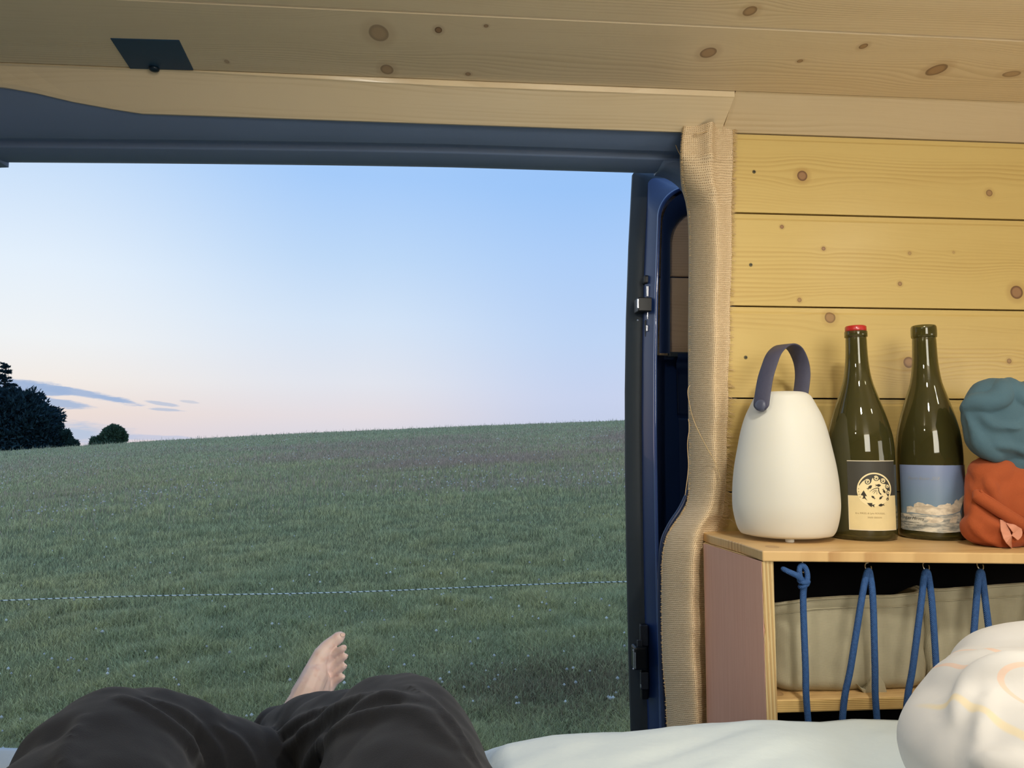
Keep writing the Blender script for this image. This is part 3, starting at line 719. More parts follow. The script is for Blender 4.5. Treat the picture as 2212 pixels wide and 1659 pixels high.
def fabric_box(px0, px1, pyt, label, right_open=False):
    YF = fA.y+.034; YBk = YW-.02; zb0 = l0.z+.001
    x0 = at(px0, 1400, Y=YF).x; x1 = at(px1, 1400, Y=YF).x; cx = (x0+x1)/2; cy = (YF+YBk)/2; hx_ = (x1-x0)/2; hy = (YBk-YF)/2; r = .024
    t_ = thing('fabric_storage_box', (cx, cy, zb0), label, 'storage box', 'fabric boxes in the shelf')
    loop = []
    for sx_, sy_, a0 in ((1, -1, -PI/2), (1, 1, 0), (-1, 1, PI/2), (-1, -1, PI)):
        for k in range(9):
            a = a0+PI/2*k/8; loop.append((sx_*(hx_-r)+r*math.cos(a), sy_*(hy-r)+r*math.sin(a)))
    nl = []
    for i in range(len(loop)):
        a, b = loop[i], loop[(i+1) % len(loop)]; L = math.dist(a, b); m_ = max(1, int(L/.007))
        for k in range(m_): nl.append((a[0]+(b[0]-a[0])*k/m_, a[1]+(b[1]-a[1])*k/m_))
    def ztop_(x):
        px = px0+(x-x0)/(x1-x0)*(px1-px0)
        return at(px, np.interp(px, *pyt), Y=YF).z
    rows = []; nv = 34
    for j in range(nv+1):
        v = j/nv; row = []
        for (x, y) in nl:
            zt_ = ztop_(cx+x)-.055*min(1, max(0, (y+hy*.6)/(1.4*hy))); z = zb0+(zt_-zb0)*v
            e = 1-.10*(1-min(1, v/.12))**2; bulge = 1+.018*math.sin(PI*v)
            X = cx+x*e*bulge; Y_ = cy+y*e
            nn = Vector((x/hx_, y/hy, 0)).normalized()
            w_ = fbm(Vector((X*11, Y_*11, z*9+px0)), 1.0)*.006+.0045*abs(fbm(Vector((X*16+z*14, Y_*9, px0)), 1.0))
            if v > .9: w_ *= .35; w_ += .0012
            if .885 < v < .915: w_ -= .0008
            row.append(Vector((X, Y_, z))+nn*w_)
        rows.append(row)
    # folded rim, then down inside
    for dz, ins in ((.0015, .0015), (.0008, .004), (-.002, .0055), (-.05, .007), (-.10, .009)):
        rows.append([Vector((cx+(p.x-cx)*(1-ins/hx_), cy+(p.y-cy)*(1-ins/hy), p.z+dz)) for p in rows[nv]])
    g = grid(rows, closed_u=True); g[1].append(tuple(range(len(nl)))[::-1])
    put('box_body', g, fab, t_, True)
    for v_, rr_, dz_ in ((nv, .0016, -.0008), (nv-4, .0010, .0)):
        ring = [p+Vector((0, -.0006, dz_)) for p in rows[v_]]; ring.append(ring[0])
        put('seam_piping', tube(ring, rr_, 6, cap=False), fab, t_, True)
    return t_, YF, zb0
b1, YF, zb0 = fabric_box(1679, 2007, ([1679, 1700, 1750, 1840, 1930, 2012], [1310, 1302, 1294, 1288, 1287, 1279]), 'grey-beige canvas storage box at the left end of the shelf')
b2, _, _ = fabric_box(2016, 2360, ([2016, 2080, 2212, 2400], [1276, 1270, 1261, 1256]), 'grey-beige canvas storage box on the right, its rim higher than the left box')
tp_ = [at(a, b, Y=YF-.006) for a, b in ((1852, 1478), (1861, 1486), (1870, 1490), (1880, 1470), (1886, 1462), (1900, 1460), (1912, 1478), (1918, 1502), (1876, 1505), (1868, 1500))]
v = [p for p in tp_]+[p+Vector((0, .009, 0)) for p in tp_]; n = len(tp_)
put('pull_tab', bevelled((v, [tuple(range(n)), tuple(range(n, 2*n))[::-1]]+[(i, n+i, n+(i+1) % n, (i+1) % n) for i in range(n)]), .0015, 2, .3), fab, b1, True)
pch = put('pouch', voxel(merge(ball(at(2035, 1650, Y=fA.y+.08), .075, (1.2, .6, .62)), ball(at(2120, 1690, Y=fA.y+.09), .07, (1.1, .6, .6))), .005, 6, lambda p: fbm(p, 18)*.006), plain('grey_cloth', (96, 98, 96), .9, 0, .1, 60, .4, 900), None, True)
tag(pch, 'grey cloth pouch half hidden under the lower shelf board', 'pouch')

# ------------------------------------------------------------------ lantern
Yl = 1.085; kl = pxm(1697, 1000, Yl)
LX = at(1697, 1100, Y=Yl).x
def lz(py): return at(1697, py, Y=Yl).z
zl0 = ZT+.0045
lp = [(0, zl0), (78, zl0), (88, zl0+.001), (95, zl0+.005)]
lp = [(r*kl*.9, z) for r, z in lp]
for hw, py in ((100.5, 1152), (107, 1142), (113, 1122), (117, 1098), (117.5, 1075), (115.5, 1040), (111, 1005), (104, 970), (95, 930), (85, 900), (75, 880), (67.5, 866), (62, 857), (56, 852), (48, 848.5), (36, 847), (0.5, 846)):
    lp.append((hw*kl*.905, lz(py)))
lp = lp[:4]+[(a, b) for a, b in [tuple(q) for q in spline(lp[4:], 3)]]
white, tw, pw = mat('white_plastic'); pw.inputs['Base Color'].default_value = lin(216, 214, 203); pw.inputs['Roughness'].default_value = .55
pw.inputs['Subsurface Weight'].default_value = .35; pw.inputs['Subsurface Radius'].default_value = (.02, .018, .014); pw.inputs['Subsurface Scale'].default_value = .6; pw.inputs['Emission Color'].default_value = lin(255, 244, 220); pw.inputs['Emission Strength'].default_value = .04
lan = thing('lantern', (LX, Yl, ZT), 'white pear-shaped portable lantern with a dark strap handle, on the shelf', 'lantern')
put('lamp_body', lathe(lp, (LX, Yl), 72), white, lan, True)
for a in (-1.9, .2, 2.3):
    p = Vector((LX+.046*math.cos(a), Yl+.046*math.sin(a), 0)); put('foot', lathe([(.0055, ZT+.0002), (.006, ZT+.001), (.006, zl0+.0015)], (p.x, p.y), 16), white, lan, True)
leather = plain('slate_leather', (72, 72, 92), .52, 0, .10, 260, .35, 1600)
th_ = math.radians(36); ad = Vector((math.cos(th_), math.sin(th_), 0)); wd = Vector((math.sin(th_), -math.cos(th_), 0))
sp = [(-79, 888), (-77, 872), (-70, 848), (-60, 820), (-46, 795), (-27, 768), (0, 750), (30, 743), (60, 750), (82, 775), (88, 802), (83, 828), (76, 850), (72, 868), (70, 880)]
pts = [Vector((LX, Yl, 0))+ad*((s_-3-(10 if s_ < -60 else 0)*0)*kl*1.02)+Vector((0, 0, lz(py))) for s_, py in [tuple(q) for q in spline(sp, 5)]]
rows = []; n = len(pts)
for i, p in enumerate(pts):
    T = (pts[min(i+1, n-1)]-pts[max(i-1, 0)]).normalized(); N = T.cross(wd).normalized()
    e = min(i, n-1-i); w_ = .0125*(1-(max(0, 4-e)/4.)**2*.45); h = .0013
    sec = [(-1, -.4), (-.94, -1), (0, -1.15), (.94, -1), (1, -.4), (1, .4), (.94, 1), (0, 1.15), (-.94, 1), (-1, .4)]
    rows.append([p+wd*(w_*a)+N*(h*b) for a, b in sec])
g = grid(rows, closed_u=True); g[1].append(tuple(range(10))[::-1]); g[1].append(tuple((n-1)*10+i for i in range(10)))
hd = put('handle_strap', g, leather, lan, True)
for s_, idx in ((-1, 3), (1, -4)):
    p = pts[idx]; nrm = (ad*s_ + Vector((0, 0, .25))).normalized()
    q = [p+nrm*d for d in (-.003, .0022, .0044, .0052)]
    put('button', tube(q, [.0085, .0085, .0076, .004], 24), plain('slate_button', (78, 82, 102), .38, 0, .05, 80) if s_ < 0 else bpy.data.materials['slate_button'], hd, True)

# ------------------------------------------------------------------ bottles
def glass(name, rgb):
    m, t, p = mat(name); p.inputs['Base Color'].default_value = rgb; p.inputs['Roughness'].default_value = .03
    p.inputs['Transmission Weight'].default_value = .82; p.inputs['IOR'].default_value = 1.5; p.inputs['Specular IOR Level'].default_value = .6
    return m
gl = glass('olive_glass', (.20, .185, .06, 1))
def bottle(pxc, pyb, Yb, hw, ytop, prof, label, m, sc=1.0, nk=0.0):
    """prof: (half width px, py) outline from base to lip"""
    c = at(pxc, pyb, Y=Yb); cx = c.x; k = pxm(pxc, 1000, Yb)
    k *= sc; P = [(max(.0004, (hw-9)*k), ZT+.0004), ((hw-4)*k, ZT+.0008), ((hw-1)*k, ZT+.004)]+[(w_*k*(1-nk*max(0, min(1, (950-py)/120))), at(pxc, py, Y=Yb).z) for w_, py in prof]
    top = P[-1][1]
    P = P[:3]+[tuple(q) for q in spline(P[3:], 2)]
    o = thing('wine_bottle', (cx, Yb, ZT), label, 'bottle', 'wine bottles on the shelf')
    tw_ = .0028; inn = [(max(.0005, r-tw_), max(z, ZT+.006)) for r, z in P[1:]]
    inn[-1] = (inn[-1][0], top)
    full = [(.0004, ZT+.010), ((hw-18)*k, ZT+.002)]+P+[(P[-1][0]-.0012, top+.0004)]+inn[::-1]+[(.0006, ZT+.014)]
    put('glass_body', lathe(full, (cx, Yb), 64, cap=False), m, o, True)
    return o, cx, k
neck1 = [(66, 1140), (66.5, 1100), (66.5, 1040), (66, 980), (64, 945), (60, 920), (53, 890), (43.5, 860), (34, 830), (28.5, 805), (25.5, 780), (24, 755), (23.5, 735), (23, 729.5), (25.5, 728.5), (25.5, 718), (25, 717)]
bt1, cx1, k1 = bottle(1864, 1150, 1.085, 66.5, 703, neck1, 'dark wine bottle with a red wax-rimmed top and a fish emblem label', gl, .985, .11)
red = plain('red_wax', (178, 34, 30), .35, 0, .1, 60, coat=.4)
zr0 = at(1862, 717, Y=1.085).z; zr1 = at(1862, 704.5, Y=1.085).z
put('red_rim', lathe([(.0095, zr0), (.0149, zr0), (.0151, zr0+.002), (.0149, zr1-.0016), (.0136, zr1-.0003), (.0108, zr1), (.0098, zr1-.0008), (.0095, zr0)], (cx1, 1.085), 48, False), red, bt1, True)
neck2 = [(70, 1140), (71, 1100), (71, 1040), (70.5, 985), (68, 945), (63, 915), (55, 885), (45, 855), (36, 828), (31, 800), (28.5, 775), (27.5, 750), (27, 735), (26.5, 731), (29, 729), (29.5, 718), (29, 708), (27, 704.5)]
bt2, cx2, k2 = bottle(2014, 1152, 1.080, 71, 703, neck2, 'dark wine bottle with an open black top and a blue sky and clouds label', gl, .875, .05)
B1 = dict(cx=cx1, cy=1.085, R=66.5*k1, px=1864); B2 = dict(cx=cx2, cy=1.080, R=71*k2, px=2014)
def cyl(px, py, B, e=0.0):
    """where the line of sight through this pixel meets the bottle's side"""
    d = ray(px, py); ox, oy = -B['cx'], -B['cy']; R_ = B['R']
    a = d.x*d.x+d.y*d.y; b = 2*(ox*d.x+oy*d.y); c = ox*ox+oy*oy-R_*R_; D = b*b-4*a*c
    if D < 0: D = 0
    s_ = (-b-math.sqrt(D))/(2*a); p = CAM+d*s_
    v = Vector((p.x-B['cx'], p.y-B['cy'], 0)).normalized()
    e = .0002+e*.35; return Vector((B['cx']+v.x*(R_+e), B['cy']+v.y*(R_+e), p.z))
def decal(name, polys, B, e, m, par, mx=7.0):
    gs = []
    for poly in polys:
        P, T = tess(poly, mx); V = [cyl(x, y, B, e) for x, y in P]
        F_ = []
        for a, b, c in T:
            nn = (V[b]-V[a]).cross(V[c]-V[a]); ctr = (V[a]+V[b]+V[c])/3-Vector((B['cx'], B['cy'], 0)); ctr.z = 0
            F_.append((a, b, c) if nn.dot(ctr) > 0 else (a, c, b))
        gs.append((V, F_))
    return put(name, merge(*gs), m, par, True)
def wrap(name, B, a0, a1, z0, z1, e, m, par, n=40, nz=1, tilt=0.0):
    e = .0002+(e-.0002)*.35+(.00007 if e > .0003 else 0)
    rows = [[Vector((B['cx']+(B['R']+e)*math.sin(a), B['cy']-(B['R']+e)*math.cos(a), z0+(z1-z0)*j/nz+tilt*(a-a0))) for a in [a0+(a1-a0)*i/n for i in range(n+1)]] for j in range(nz+1)]
    return put(name, grid(rows), m, par, True)
def ang(px, py, B): p = cyl(px, py, B); return math.atan2(p.x-B['cx'], -(p.y-B['cy']))
paper = plain('cream_paper', (222, 204, 154), .7, 0, .08, 70)
charc = plain('charcoal_print', (58, 56, 48), .55, 0, .08, 90)
inkd = plain('dark_ink', (44, 38, 24), .6, 0, .05, 90)
creaml = plain('cream_print', (236, 220, 172), .65, 0, .04, 90)
pline = plain('pale_line', (226, 214, 186), .5, 0, .04, 90)
faint = plain('brown_ink', (146, 122, 78), .7, 0, .1, 300)
a0 = ang(1833, 1100, B1); a1 = ang(1930.5, 1100, B1)+.10
zt1 = cyl(1880, 995, B1).z; zm1 = cyl(1840, 1070, B1).z; zb1 = cyl(1835, 1144, B1).z
lab1 = wrap('label', B1, a0, a1, zb1, zt1, .0002, charc, bt1, 40, 4)
tag(lab1, 'charcoal and cream paper label with a round fish and wave emblem')
wrap('label_line', B1, a0, a1, zt1-.0010, zt1, .0005, pline, lab1)
wrap('cream_field', B1, a0, a1, zb1, zm1, .0006, paper, lab1, 40, 4)
wrap('cream_border', B1, a0, a1, zb1, zb1+.0010, .0008, pline, lab1)
wrap('cream_border', B1, a0, a0+.02, zb1, zm1, .0008, pline, lab1)
zc = lambda x, y: (1840+x*95/1659, 1010+y*95/1659)
def circ(cx, cy, r, n=48, a0=0, a1=2*PI): return [(cx+r*math.cos(a0+(a1-a0)*k/n), cy+r*math.sin(a0+(a1-a0)*k/n)) for k in range(n)]
disc = [zc(830+r[0]*640, 830+r[1]*640) for r in circ(0, 0, 1, 56)]
decal('emblem_disc', [disc], B1, .0009, creaml, lab1, 5)
outer = [zc(832+590*math.cos(a), 838+590*math.sin(a)) for a in [math.radians(d) for d in range(197, 394, 4)]]
inner = [(1395, 1190), (1380, 1120), (1330, 1060), (1296, 1000), (1290, 930), (1318, 870), (1310, 830), (1262, 780), (1245, 710), (1268, 655), (1262, 625), (1180, 612), (1110, 590), (1075, 530), (1050, 440), (1020, 455), (960, 500), (880, 495),
         (825, 450), (790, 380), (750, 440), (735, 530), (700, 590), (640, 632), (560, 632), (500, 590), (490, 520), (520, 462), (480, 470), (400, 530), (330, 610), (285, 680)]
decal('emblem_waves', [outer+[zc(*p) for p in inner[1:]]], B1, .0012, charc, lab1, 5)
def stroke(pts, w):
    n = len(pts); L, Rr = [], []
    for i in range(n):
        a = pts[max(0, i-1)]; b = pts[min(n-1, i+1)]; dx, dy = b[0]-a[0], b[1]-a[1]; l = math.hypot(dx, dy) or 1; ww = w[i] if hasattr(w, '__len__') else w
        L.append((pts[i][0]-dy/l*ww/2, pts[i][1]+dx/l*ww/2)); Rr.append((pts[i][0]+dy/l*ww/2, pts[i][1]-dx/l*ww/2))
    return L+Rr[::-1]
curls = []; cores = []
for cx_, cy_, r_, a_s in ((590, 530, 92, -150), (905, 405, 88, -140), (1160, 505, 88, -140), (1315, 715, 62, -120), (1350, 940, 60, -110), (1325, 1190, 52, -110)):
    pts = []; w_ = []
    for k in range(26):
        f = k/25; a = math.radians(a_s+f*470); rr_ = r_*(1-.72*f); pts.append(zc(cx_+rr_*math.cos(a), cy_+rr_*math.sin(a))); w_.append(r_*.36*.057*(1-.3*f))
    cores.append([zc(cx_+r_*1.12*math.cos(a), cy_+r_*1.12*math.sin(a)) for a in [2*PI*k/20 for k in range(20)]])
    curls.append(pts)
decal('emblem_curl_field', cores[:5], B1, .0014, charc, lab1, 5)
for k, pts in enumerate(curls):
    rr_ = (92, 88, 88, 62, 60, 52)[k]*.057
    decal('emblem_curl', [stroke(pts, rr_*.42)], B1, .0016, creaml if k < 5 else inkd, lab1, 5)
def fish(cx_, cy_, L, w, deg):
    a = math.radians(deg); P = [(.5, 0), (.28, .34), (.02, .5), (-.12, .3), (-.24, .16), (-.5, .42), (-.36, .03), (-.52, -.34), (-.22, -.12), (-.05, -.36), (.24, -.36)]
    return [zc(cx_+L*x*math.cos(a)-w*y*math.sin(a), cy_+L*x*math.sin(a)+w*y*math.cos(a)) for x, y in P]
fl_ = [fish(665, 745, 240, 130, -38), fish(985, 668, 220, 120, 2), fish(1205, 885, 210, 95, 62), fish(805, 1125, 190, 95, -140), fish(1095, 1135, 190, 100, 135), fish(1110, 1415, 240, 120, 172)]
for q in fl_: decal('emblem_fish', [q], B1, .0014, inkd, lab1, 5)
big = [(570, 1335), (770, 1335), (765, 1400), (885, 1385), (830, 1425), (855, 1500), (760, 1440), (745, 1495), (650, 1430)]
decal('emblem_fish', [[zc(*p) for p in big]], B1, .0014, inkd, lab1, 5)
ray_ = [(445, 860), (575, 1085), (500, 1065), (515, 1140), (590, 1245), (480, 1165), (385, 1175), (430, 1120), (420, 1055), (335, 1035)]
decal('emblem_fish', [[zc(*p) for p in ray_]], B1, .0014, inkd, lab1, 5)
ls = [stroke([zc(*p) for p in ((670, 915), (760, 840), (870, 785), (960, 770), (1015, 775))], [.6, 1.2, 1.5, 1.6, 1.6]), stroke([zc(*p) for p in ((1005, 775), (1005, 860), (1030, 950), (1100, 1020))], [1.8, 2.0, 2.3, 2.6]),
      stroke([zc(*p) for p in ((765, 935), (820, 880), (920, 840))], [.5, 1, .9]), stroke([zc(*p) for p in ((820, 990), (860, 920), (930, 870))], [.6, 1, .8]), stroke([zc(*p) for p in ((940, 1010), (935, 950), (950, 870))], [.9, .9, .6])]
for q in ls: decal('emblem_line', [q], B1, .0014, inkd, lab1, 5)
for (x, y) in ((255, 795), (260, 910), (275, 1012), (315, 1110)): decal('emblem_dot', [[zc(x+18*c, y+20*s_) for c, s_ in circ(0, 0, 1, 8)]], B1, .0014, faint, lab1, 5)
def text(name, body, B, px0, py0, h, e, m, par, slope=0.0, shear=0.0, stretch=1.0, weight=0.0, space=1.0):
    cu = bpy.data.curves.new('t', 'FONT'); cu.body = body; cu.size = 1; cu.shear = shear; cu.resolution_u = 2; cu.offset = weight; cu.space_character = space
    o = bpy.data.objects.new('t', cu); C.objects.link(o); dg = bpy.context.evaluated_depsgraph_get()
    me = bpy.data.meshes.new_from_object(o.evaluated_get(dg)); bpy.data.objects.remove(o)
    V = [cyl(px0+v.co.x*h*1.38*stretch, py0-v.co.y*h*1.38+v.co.x*h*1.38*stretch*slope, B, e) for v in me.vertices]; F_ = [tuple(p.vertices) for p in me.polygons]
    return put(name, (V, F_), m, par)
text('label_text', 'Eric PIRSEL & Lyne ROUSSEL', B1, 1848, 1110, 3.6, .0009, faint, lab1, .018, 0, 1.04, 0, 1.02)
text('label_text', '39600 GRISON', B1, 1874, 1119.5, 3.6, .0009, faint, lab1, .012, 0, .95, 0, 1.02)
# second label: blue sky and clouds
lm, tl, plb = mat('sky_label')
tc = tl.new('ShaderNodeTexCoord').outputs['Object']; o3 = tl.sep(tc)
zt2 = cyl(2014, 1005, B2).z; zb2 = cyl(1952, 1143, B2).z
hgt = tl.m('DIVIDE', tl.m('SUBTRACT', o3[2], zb2), zt2-zb2)
skc = tl.ramp(hgt, [(0, lin(170, 178, 176)), (.35, lin(120, 146, 166)), (.6, lin(124, 146, 172)), (1, lin(134, 148, 184))])
tl.l.new(skc, plb.inputs['Base Color']); plb.inputs['Roughness'].default_value = .35
cloudm, tc2, pc2 = mat('cloud_print')
tcc = tc2.new('ShaderNodeTexCoord').outputs['Object']; o4 = tc2.sep(tcc)
nn = tc2.noise(tc2.comb(tc2.m('MULTIPLY', o4[0], 70.), tc2.m('MULTIPLY', o4[1], 70.), tc2.m('MULTIPLY', o4[2], 130.)), 1.0, 4, .6)
tc2.l.new(tc2.mix(tc2.ss(nn, .35, .65), lin(196, 184, 164), lin(240, 228, 204)), pc2.inputs['Base Color']); pc2.inputs['Roughness'].default_value = .4
cgrey, tc3, pc3 = mat('grey_cloud_print')
tcc = tc3.new('ShaderNodeTexCoord').outputs['Object']; o4 = tc3.sep(tcc)
nn = tc3.noise(tc3.comb(tc3.m('MULTIPLY', o4[0], 60.), tc3.m('MULTIPLY', o4[1], 60.), tc3.m('MULTIPLY', o4[2], 240.)), 1.0, 4, .65)
tc3.l.new(tc3.mix(tc3.ss(nn, .35, .66), lin(140, 144, 140), lin(222, 216, 198)), pc3.inputs['Base Color']); pc3.inputs['Roughness'].default_value = .4
a20 = ang(1948, 1080, B2)-.04; a21 = a20+2.55
lab2 = wrap('label', B2, a20, a21, zb2, zt2, .0002, lm, bt2, 60, 6)
tag(lab2, 'pale blue paper label with white clouds and script lettering')
z2 = lambda x, y: (1940+x*.09645, 1000+y*.09645)
c1_ = [(200, 975), (290, 960), (350, 990), (365, 915), (400, 905), (440, 878), (480, 882), (560, 900), (620, 935), (650, 915), (740, 940), (830, 985), (870, 985), (900, 950), (960, 935), (1050, 930), (1100, 900), (1140, 915), (1165, 905), (1185, 945),
       (1215, 930), (1250, 900), (1265, 850), (1310, 812), (1340, 845), (1390, 790), (1430, 750), (1470, 715), (1497, 722), (1480, 800), (1440, 900), (1405, 1000), (1380, 1080), (1260, 1130), (1080, 1165), (900, 1180), (700, 1160), (480, 1130), (300, 1105), (200, 1110)]
low = [(70, 1120), (200, 1130), (480, 1150), (900, 1200), (1200, 1170), (1380, 1110), (1400, 1180), (1430, 1250), (1470, 1400), (1490, 1530), (1300, 1560), (1000, 1575), (700, 1555), (400, 1520), (150, 1478), (75, 1460)]
decal('label_haze', [[z2(min(x, 1500), y-6) for x, y in low]], B2, .0005, cgrey, lab2, 6)
decal('label_cloud', [[z2(x, y) for x, y in c1_]], B2, .0007, cloudm, lab2, 6)
for q in ([(590, 1225), (680, 1205), (770, 1225), (780, 1245), (850, 1220), (940, 1225), (1020, 1260), (1010, 1300), (900, 1345), (750, 1345), (640, 1330), (700, 1290)],
          [(1190, 1240), (1240, 1210), (1330, 1185), (1330, 1230), (1300, 1340), (1150, 1345), (1150, 1300)], [(130, 1130), (250, 1150), (300, 1190), (200, 1210), (140, 1180)]):
    decal('label_cloud', [[z2(*p) for p in q]], B2, .0007, cloudm, lab2, 6)
gold = plain('gold_script', (176, 172, 158), .4, .2, .1, 200)
text('label_script', 'Pierre Besson 2018', B2, 1961, 1036, 7.5, .0009, gold, lab2, .02, .45, .82, -.02)
text('label_script', 'Les Miroirs', B2, 1956, 1121, 7.2, .0011, inkd, lab2, .085, .45, .86, 0)
greyink = plain('grey_ink', (84, 88, 84), .6, 0, .1, 200)
for k, (b_, y_) in enumerate((('Vin de France issu de raisins', 1127.5), ('Mis en bouteille au domaine par le vigneron', 1133), ('Produit de France 12% vol 75 cl', 1138.5))):
    text('label_text', b_, B2, 1954, y_, 3.0, .0011, greyink, lab2, .085, 0, .68+.02*k)

# ------------------------------------------------------------------ folded clothes and pouch at the right end of the shelf
def pb_(px, py, Y, rx, ry, rz, rot=0, sub=3):
    k = pxm(px, py, Y); return ball(at(px, py, Y=Y), 1, (rx*k, rz, ry*k), Matrix.Rotation(rot, 3, 'Y'), sub)
def clothmat(name, rgb, rgb2, wv=1200., rough=.9):
    m, t, p = mat(name); tc = t.new('ShaderNodeTexCoord').outputs['Object']
    n = t.noise(tc, 14, 3); f = t.noise(tc, 1100, 2)
    t.l.new(t.mix(t.m('ADD', t.m('MULTIPLY', n, .7), t.m('MULTIPLY', f, .3)), lin(*rgb), lin(*rgb2)), p.inputs['Base Color']); p.inputs['Roughness'].default_value = rough
    p.inputs['Specular IOR Level'].default_value = .2; p.inputs['Sheen Weight'].default_value = .08
    b = t.new('ShaderNodeBump'); b.inputs['Strength'].default_value = .35; b.inputs['Distance'].default_value = .0008
    t.l.new(t.noise(tc, wv, 2), b.inputs['Height']); t.l.new(b.outputs[0], p.inputs['Normal']); return m
def tp(path, Y, r):
    return tube([at(q[0], q[1], Y=(q[3] if len(q) > 3 else Y)) for q in path], [q[2]*pxm(2150, 1000, Y) for q in path], 12, round_=True)
teal = clothmat('teal_jersey', (58, 84, 96), (88, 116, 128))
orange = clothmat('rust_canvas', (142, 66, 34), (180, 92, 52), 700)
cap = merge(pb_(2182, 912, .985, 104, 88, .034, .12), pb_(2262, 925, 1.06, 105, 95, .085), pb_(2190, 862, 1.0, 62, 38, .034), pb_(2250, 880, 1.05, 90, 55, .06), pb_(2300, 960, 1.05, 120, 80, .08),
            pb_(2230, 985, .99, 95, 40, .034, -.25))
cv = bvh_of(voxel(cap, .004, 10)); cap = merge(cap, *[crease(cv, p, r, .1) for p, r in (([(2083, 884), (2104, 873), (2134, 872), (2158, 862), (2166, 842), (2166, 830)], .012), ([(2180, 826), (2194, 846), (2215, 862), (2250, 872)], .012),
            ([(2090, 900), (2106, 935), (2128, 968), (2160, 990)], .009), ([(2120, 900), (2150, 920), (2200, 925)], .008), ([(2150, 960), (2200, 970), (2260, 1000)], .007))])
def fold_d(f1, a1, f2, a2, sd):
    return lambda p: (abs(fbm(Vector((p.x*f1+sd, p.y*f1, p.z*f1*1.4)), 1.0, 2))-.2)*a1+fbm(Vector((p.x*f2, p.y*f2+sd, p.z*f2)), 1.0, 2)*a2
o = put('folded_sweater', voxel(cap, .0028, 5, fold_d(9, .010, 26, .0028, 3)), teal, None, True)
tag(o, 'folded teal jersey sweater lying on top of the rust orange pouch', 'sweater')
bag = thing('canvas_pouch', (at(2180, 1180, Y=1.03).x, 1.04, ZT), 'rust orange canvas pouch with a pink ribbon, under the teal sweater', 'pouch')
body = merge(pb_(2186, 1085, .988, 100, 92, .036), pb_(2265, 1090, 1.05, 110, 92, .085), pb_(2150, 1142, .985, 64, 42, .032), pb_(2230, 1150, 1.0, 90, 40, .05), pb_(2150, 1030, .99, 58, 44, .030), pb_(2300, 1120, 1.05, 120, 80, .08))
cv = bvh_of(voxel(body, .004, 10)); body = merge(body, *[crease(cv, p, r, .1) for p, r in (([(2096, 1045), (2106, 1075), (2108, 1108), (2100, 1130)], .006), ([(2130, 1035), (2146, 1062), (2152, 1090)], .006), ([(2100, 1125), (2120, 1155), (2160, 1175), (2200, 1182)], .007),
            ([(2112, 1110), (2140, 1130), (2170, 1140)], .005), ([(2150, 1160), (2180, 1165), (2210, 1170)], .005))])
bm_ = voxel(body, .0028, 5, fold_d(14, .008, 34, .0024, 11)); zmin = ZT+.0008
for v in bm_.vertices:
    if v.co.z < zmin: v.co.z = zmin
put('pouch_body', bm_, orange, bag, True)
bb = bvh_of(bm_)
def on(bvh, px, py, lift, Y=1.0):
    d = ray(px, py).normalized(); h = bvh.ray_cast(CAM, d)
    return (h[0]-d*lift) if h[0] is not None else CAM+d*(Y/d.y)
q = [on(bb, a, b, .004) for a, b in [tuple(z[:2]) for z in spline([(2112, 1068), (2118, 1076), (2140, 1090), (2170, 1110), (2205, 1132), (2250, 1155), (2300, 1180)], 4)]]
put('piped_flap_edge', tube(q, [.0068]+[.0085]*(len(q)-2)+[.008], 14, round_=True), orange, bag, True)
q2 = [p+Vector((.001, -.004, .0062)) for p in q]; put('piping_cord', tube(q2, .0022, 8), orange, bag, True)
rib = plain('pink_ribbon', (206, 140, 112), .6, 0, .08, 120, .2, 1200)
def ribbon(pts, w, m, par, nm):
    P = [on(bb, a, b, lf, 1.0) for a, b, lf, _ in pts]; Wd = [x[3] for x in pts]; P = [Vector(z) for z in P]
    sp_ = spline([(*p, w_) for p, w_ in zip(P, Wd)], 5); rows = []; n = len(sp_)
    for i in range(n):
        p = Vector(sp_[i][:3]); T = (Vector(sp_[min(i+1, n-1)][:3])-Vector(sp_[max(i-1, 0)][:3])).normalized()
        side = T.cross(Vector((0, -1, .1))).normalized(); Nn = side.cross(T).normalized()
        rows.append([p+side*(w*a*sp_[i][3])+Nn*(b*.0005) for a, b in ((-1, 1), (1, 1), (1, -1), (-1, -1))])
    g = grid(rows, closed_u=True); g[1].append((0, 1, 2, 3)); g[1].append(tuple((n-1)*4+i for i in range(4))[::-1]); put(nm, g, m, par)
ribbon([(2168, 1124, .003, .8), (2172, 1148, .006, 1.0), (2182, 1168, .006, 1.1), (2198, 1186, .007, 1.0), (2225, 1204, .008, .9), (2250, 1218, .01, .9)], .0062, rib, bag, 'ribbon')
ribbon([(2178, 1128, .004, .6), (2190, 1136, .010, 1.1), (2198, 1150, .010, 1.1), (2192, 1162, .008, .8)], .0060, rib, bag, 'ribbon')

